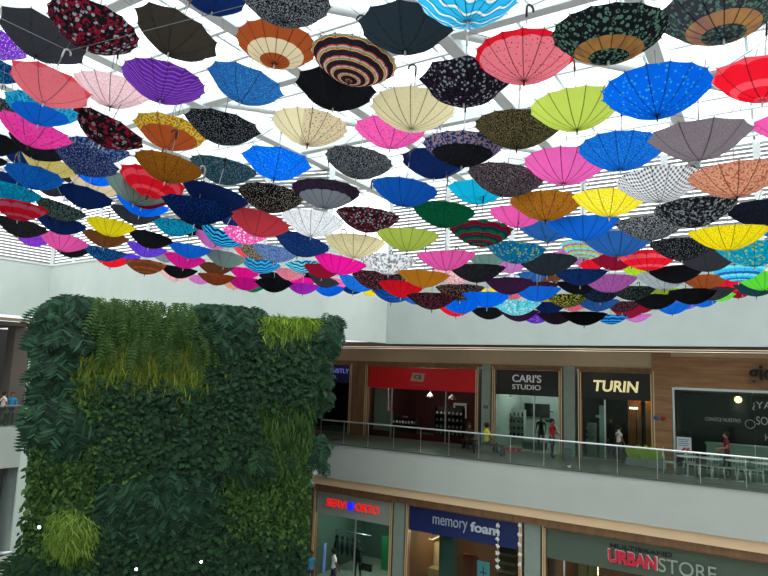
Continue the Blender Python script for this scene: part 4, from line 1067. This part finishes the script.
# bins, tables, chairs of the cafe
item('litter_bin', 'grey litter bin on the walkway between the studio and gold lettered shop', 'bin', 567, 468, 3.0, lambda t: (MB().lathe([(0, 0), (.2, 0), (.22, .8), (.2, .82), (.15, .8), (0, .78)], 20).build('body', mat('bin_grey', '59605e', .4), t),))
item('takeaway_cup', 'small white takeaway cup on the slab edge behind the balustrade', 'cup', 569, 470, .5, lambda t: (MB().lathe([(0, 0), (.05, 0), (.07, .2), (0, .2)], 12).build('cup', whitem, t), MB().lathe([(.075, .2), (.075, .23), (0, .24)], 12).build('lid', ri, t)))
def table(t):
    MB().lathe([(0, .72), (.4, .72), (.4, .75), (0, .75)], 24).build('tabletop', whitem, t); MB().tube([(0, 0, .02), (0, 0, .72)], .03).build('pedestal', metal, t); MB().lathe([(0, 0), (.25, 0), (.24, .02), (0, .02)], 20).build('base', metal, t)
def chair(t):
    cm_ = mat('chair_metal', 'd9ddd8', .35, .5)
    for x in (-.19, .19):
        for y in (-.18, .18): MB().tube([(x*1.15, y*1.15, 0), (x, y, .44)], .014, 6).build('leg', cm_, t)
    box(-.22, .22, -.21, .21, .44, .465).build('seat', cm_, t); b_ = MB()
    for x in (-.19, -.1, 0, .1, .19): b_.tube([(x, .2, .46), (x, .25, .84)], .01, 6)
    b_.tube([(-.2, .25, .84), (.2, .25, .84)], .014, 6); b_.build('backrest', cm_, t)
for k, px in enumerate((688, 712, 738, 764)):
    d = 2.1; item('cafe_table', ['leftmost', 'second from left', 'third from left', 'rightmost'][k]+' white round cafe table on the upper walkway', 'table', px, 481+k*3, d, table).location.z = 0.001
    for j, (ox, oy, an) in enumerate([(-.62, 0, PI/2), (.62, .05, -PI/2), (0, .62, 0)]):
        s_ = sd(px, 485, d); t = empty('cafe_chair', F(s_+ox, d+oy, .001), -AZ+an, ['left', 'right', 'back'][j]+' grey metal chair at the '+['leftmost', 'second', 'third', 'rightmost'][k]+' white cafe table', 'chair', 'metal chairs of the cafe'); chair(t)
item('cafe_counter', 'long white lit counter inside the cafe window', 'counter', 745, 478, 5.6, lambda t: (box(-1.4, 4, 0, .6, -.0, .95).build('body', mat('counter_white', 'd4dcd4', .5), t), box(-1.45, 4, -.05, .65, .95, 1.0).build('top', whitem, t))).location.z = .021
# ---- lower shops' contents
item('ceiling_light_panel', 'warm bright ceiling light panel in the memory foam shop', 'light', 420, 534, 3.0, lambda t: (box(-.9, 1.0, -.6, .9, 0, .06).build('diffuser', mat('warm_panel', 'ffe0b0', .5, emit='ffd6a0', es=1.6), t), box(-.95, 1.05, -.65, .95, .06, .1).build('frame', whitem, t)))
fs('trim_13', mat('blue_grey_pillar', '6f8488', .5), sd(439, 555, 1.2), sd(453, 555, 1.2), 1.2, 1.7, -6.5, -3.4)
item('blue_poster', 'pale blue poster standing in the memory foam shop window', 'poster', 483, 590, .9, lambda t: (box(-.28, .28, 0, .02, .02, 1.15).build('sheet', mat('sky_poster', '7cc0d8', .5, emit='7cc0d8', es=.15), t), box(-.02, .02, -.006, 0, .5, .95).build('mark', signblue, t), box(-.15, .15, -.006, 0, .68, .72).build('mark', signblue, t), box(-.3, .3, -.05, .1, 0, .02).build('foot', metal, t)))
def garland(L_, n):
    def f(t):
        MB().tube([(0, 0, 0), (.02, 0, -L_)], .008, 5).build('string', whitem, t)
        for k in range(n):
            z = -L_*(k+.5)/n; q = MB()
            for j in range(6): a = j*PI/3; q.ell((.05*math.cos(a)+rng.uniform(-.03, .03), -.02, z+.05*math.sin(a)), (.04, .02, .04), 6, 4)
            q.build('blossom', whitem, t)
    return f
item('blossom_garland', 'string of white paper blossoms hanging over the right end of the navy sign', 'garland', 498, 522, .2, garland(1.9, 7))
item('blossom_garland', 'shorter white blossom string hanging at the right edge of the navy sign', 'garland', 520, 520, .2, garland(1.9, 5))
item('mattress', 'beige mattress on a warm wooden base in the memory foam shop', 'mattress', 420, 585, 2.4, lambda t: (box(-1.1, 1.1, 0, 1.6, 0, .5).build('base', wood, t), box(-1.1, 1.1, 0, 1.6, .5, .85).build('cushion', mat('mattress_beige', 'c9b49a', .7), t)))
item('pillar_cushion', 'tall beige rolled mattress standing inside the memory foam shop', 'mattress', 436, 570, 3.2, lambda t: MB().lathe([(0, 0), (.22, 0), (.24, .1), (.24, 1.2), (.2, 1.3), (0, 1.3)], 16).build('roll', mat('mattress_beige', 'c9b49a', .7), t))
item('red_chair', 'orange-red upholstered display panel in the memory foam shop', 'panel', 470, 590, 2.0, lambda t: (box(-.35, .35, 0, .1, 0, 1.5).build('panel', mat('rust_red', '9c4632', .6), t), box(-.4, .4, -.1, .2, 0, .05).build('foot', blackm, t)))
item('tall_shelf', 'brown shelf with pale boards at the right of the memory foam shop', 'shelf', 506, 590, 1.6, lambda t: (box(-.4, .4, .2, .25, 0, 2.4).build('back', brownr, t), [box(-.4, .4, -.1, .2, .35+.35*k, .39+.35*k).build('board', mat('board_beige', 'a08a6c', .6), t) for k in range(6)]))
# orthopaedic shop: hanging black braces in rows and a row of heads
br = MB().ell((0, 0, 0), (.09, .06, .1)).lathe([(.03, -.12), (.1, -.3), (.11, -.55), (.05, -.8), (0, -.8)], 10).mesh('leg_brace'); br.materials.append(mat('brace_dark', '20262a', .5))
for k in range(8):
    s_, z_ = pt(322+5.2*k, 533+1.2*k, 2.2); o = bpy.data.objects.new('leg_brace', br); C.objects.link(o); o.location = F(s_, 2.2, z_); o.rotation_euler = (0, 0, -AZ); tag(o, 'dark brace hanging in the window row of the lower orthopaedic shop', 'brace', 'dark braces hanging in the orthopaedic shop')
item('hanging_rail', 'rail carrying the dark braces in the lower orthopaedic shop', 'rail', 342, 530, 2.2, lambda t: MB().tube([(-1.6, 0, .0), (1.8, 0, -.0)], .02).build('tube', metal, t))
item('brace_mannequin', 'violet lit leg mannequin at the left of the lower orthopaedic shop', 'mannequin', 323, 580, 1.3, lambda t: (MB().tube([(0, 0, .05), (0, 0, .7), (.02, 0, 1.3), (0, 0, 1.75)], [.06, .09, .07, .1], 10).build('body', mat('violet_lit_body', 'b4b8ee', .5, emit='8890ff', es=.25), t), MB().lathe([(0, 0), (.2, 0), (.2, .04), (0, .05)], 16).build('base', metal, t)))  # violet light on the body put into its colour and glow
item('screen_panel', 'green panel at the right of the lower orthopaedic shop', 'panel', 386, 590, 3.5, lambda t: (box(-.35, .35, 0, .05, 0, 2.6).build('panel', mat('bright_green', '2e7a4a', .6), t), box(-.4, .4, -.1, .15, 0, .04).build('foot', metal, t)))
item('wheelchair_stack', 'dark medical chair inside the lower orthopaedic shop', 'chair', 363, 590, 2.6, lambda t: (box(-.3, .3, -.25, .25, .45, .55).build('seat', blackm, t), box(-.3, .3, .2, .28, .55, 1.2).build('backrest', blackm, t), MB().tube([(-.33, -.2, .3+.3*math.sin(0))]+[(-.33, .3*math.cos(a), .3+.3*math.sin(a)) for a in np.linspace(0, 2*PI, 14)], .02, 6).build('wheel', metal, t), MB().tube([(.33, .3*math.cos(a), .3+.3*math.sin(a)) for a in np.linspace(0, 2*PI, 14)], .02, 6).build('wheel', metal, t)))
shelf_unit(386, 560, 2.4, 1.2, 1, wi, 'low shelf of pale bottles at the right of the lower orthopaedic shop', 'pale bottle on the low shelf of the orthopaedic shop', z0=.9, n=5, iname='bottle', icat='bottle', hgt=.2) if False else None
t = empty('handrail', F(-20.3, -3.4, -6.5), -AZ, 'steel handrail on the ground floor in front of the orthopaedic shop', 'railing')
MB().tube([(-1.5, 0, 1.0), (2.5, 0, 1.0)], .04, 8).build('rail', metal, t)
for k in range(4): MB().tube([(-1.4+1.25*k, 0, 0), (-1.4+1.25*k, 0, 1.0)], .025, 6).build('post', metal, t)
# urban store
for k, px in enumerate((583, 593)):
    item('wooden_post', ['left', 'right'][k]+' pale wooden post behind the lower fashion shop glass', 'post', px, 600, 1.8, lambda t: (box(-.18, .18, 0, .2, 0, 3.0).build('shaft', mat('pale_wood', 'c9a26e', .5), t), box(-.22, .22, -.04, .24, 0, .1).build('foot', wood, t)))  # plain pale wood colour
for k, px in enumerate((566, 577, 606, 700)):
    item('mannequin', ['leftmost', 'second from left', 'third from left', 'rightmost'][k]+' clothed mannequin in the lower fashion shop window', 'mannequin', px, 600+k*8, 1.5+.3*(k % 2), lambda t: (MB().lathe([(0, .75), (.14, .8), (.16, 1.0), (.12, 1.2), (.2, 1.45), (.06, 1.55), (.05, 1.62), (.09, 1.7), (.09, 1.82), (0, 1.9)], 14).build('torso', [whitem, ri, mat('dark_violet', '3a3450', .6), whitem][k], t), MB().tube([(0, 0, 0), (0, 0, .76)], .02).build('stand', metal, t), MB().lathe([(0, 0), (.18, 0), (.18, .02), (0, .02)], 16).build('base', metal, t))).location.z = -6.48
for (nm, s_, d_, z_, pw_, c_) in [('shop_light', -16.2, 5.6, 2.9, 150, (1, .9, .85)), ('shop_light', -10.3, 6.2, 3.2, 110, (.95, 1, 1)), ('shop_light', -6.2, 6.3, 3.2, 12, (1, .8, .6)), ('shop_light', -5.0, 4.9, 3.0, 25, (1, .7, .4)), ('shop_light', 0, 7, 2.5, 60, (.9, 1, .95)),
        ('shop_light', -17.3, 1.8, -3.8, 150, (.8, 1, .95)), ('shop_light', -13, 2.2, -4.0, 110, (1, .75, .5)), ('shop_light', -10.5, 2.6, -4.2, 20, (1, .8, .6)), ('shop_light', -6.2, 2.4, -4.2, 90, (1, .8, .6)), ('shop_light', -2, 2.4, -4.2, 50, (1, .85, .7)), ('shop_light', -22.5, 6.3, 3.0, 5, (1, .9, .9))]:
    light(nm, F(s_, d_, z_), pw_, c_, .25)
for k, s_ in enumerate((-22, -17, -12, -7, -2)):
    light('walkway_light', F(s_, 2.2, 4.2), 16, (1, .85, .7), .2)
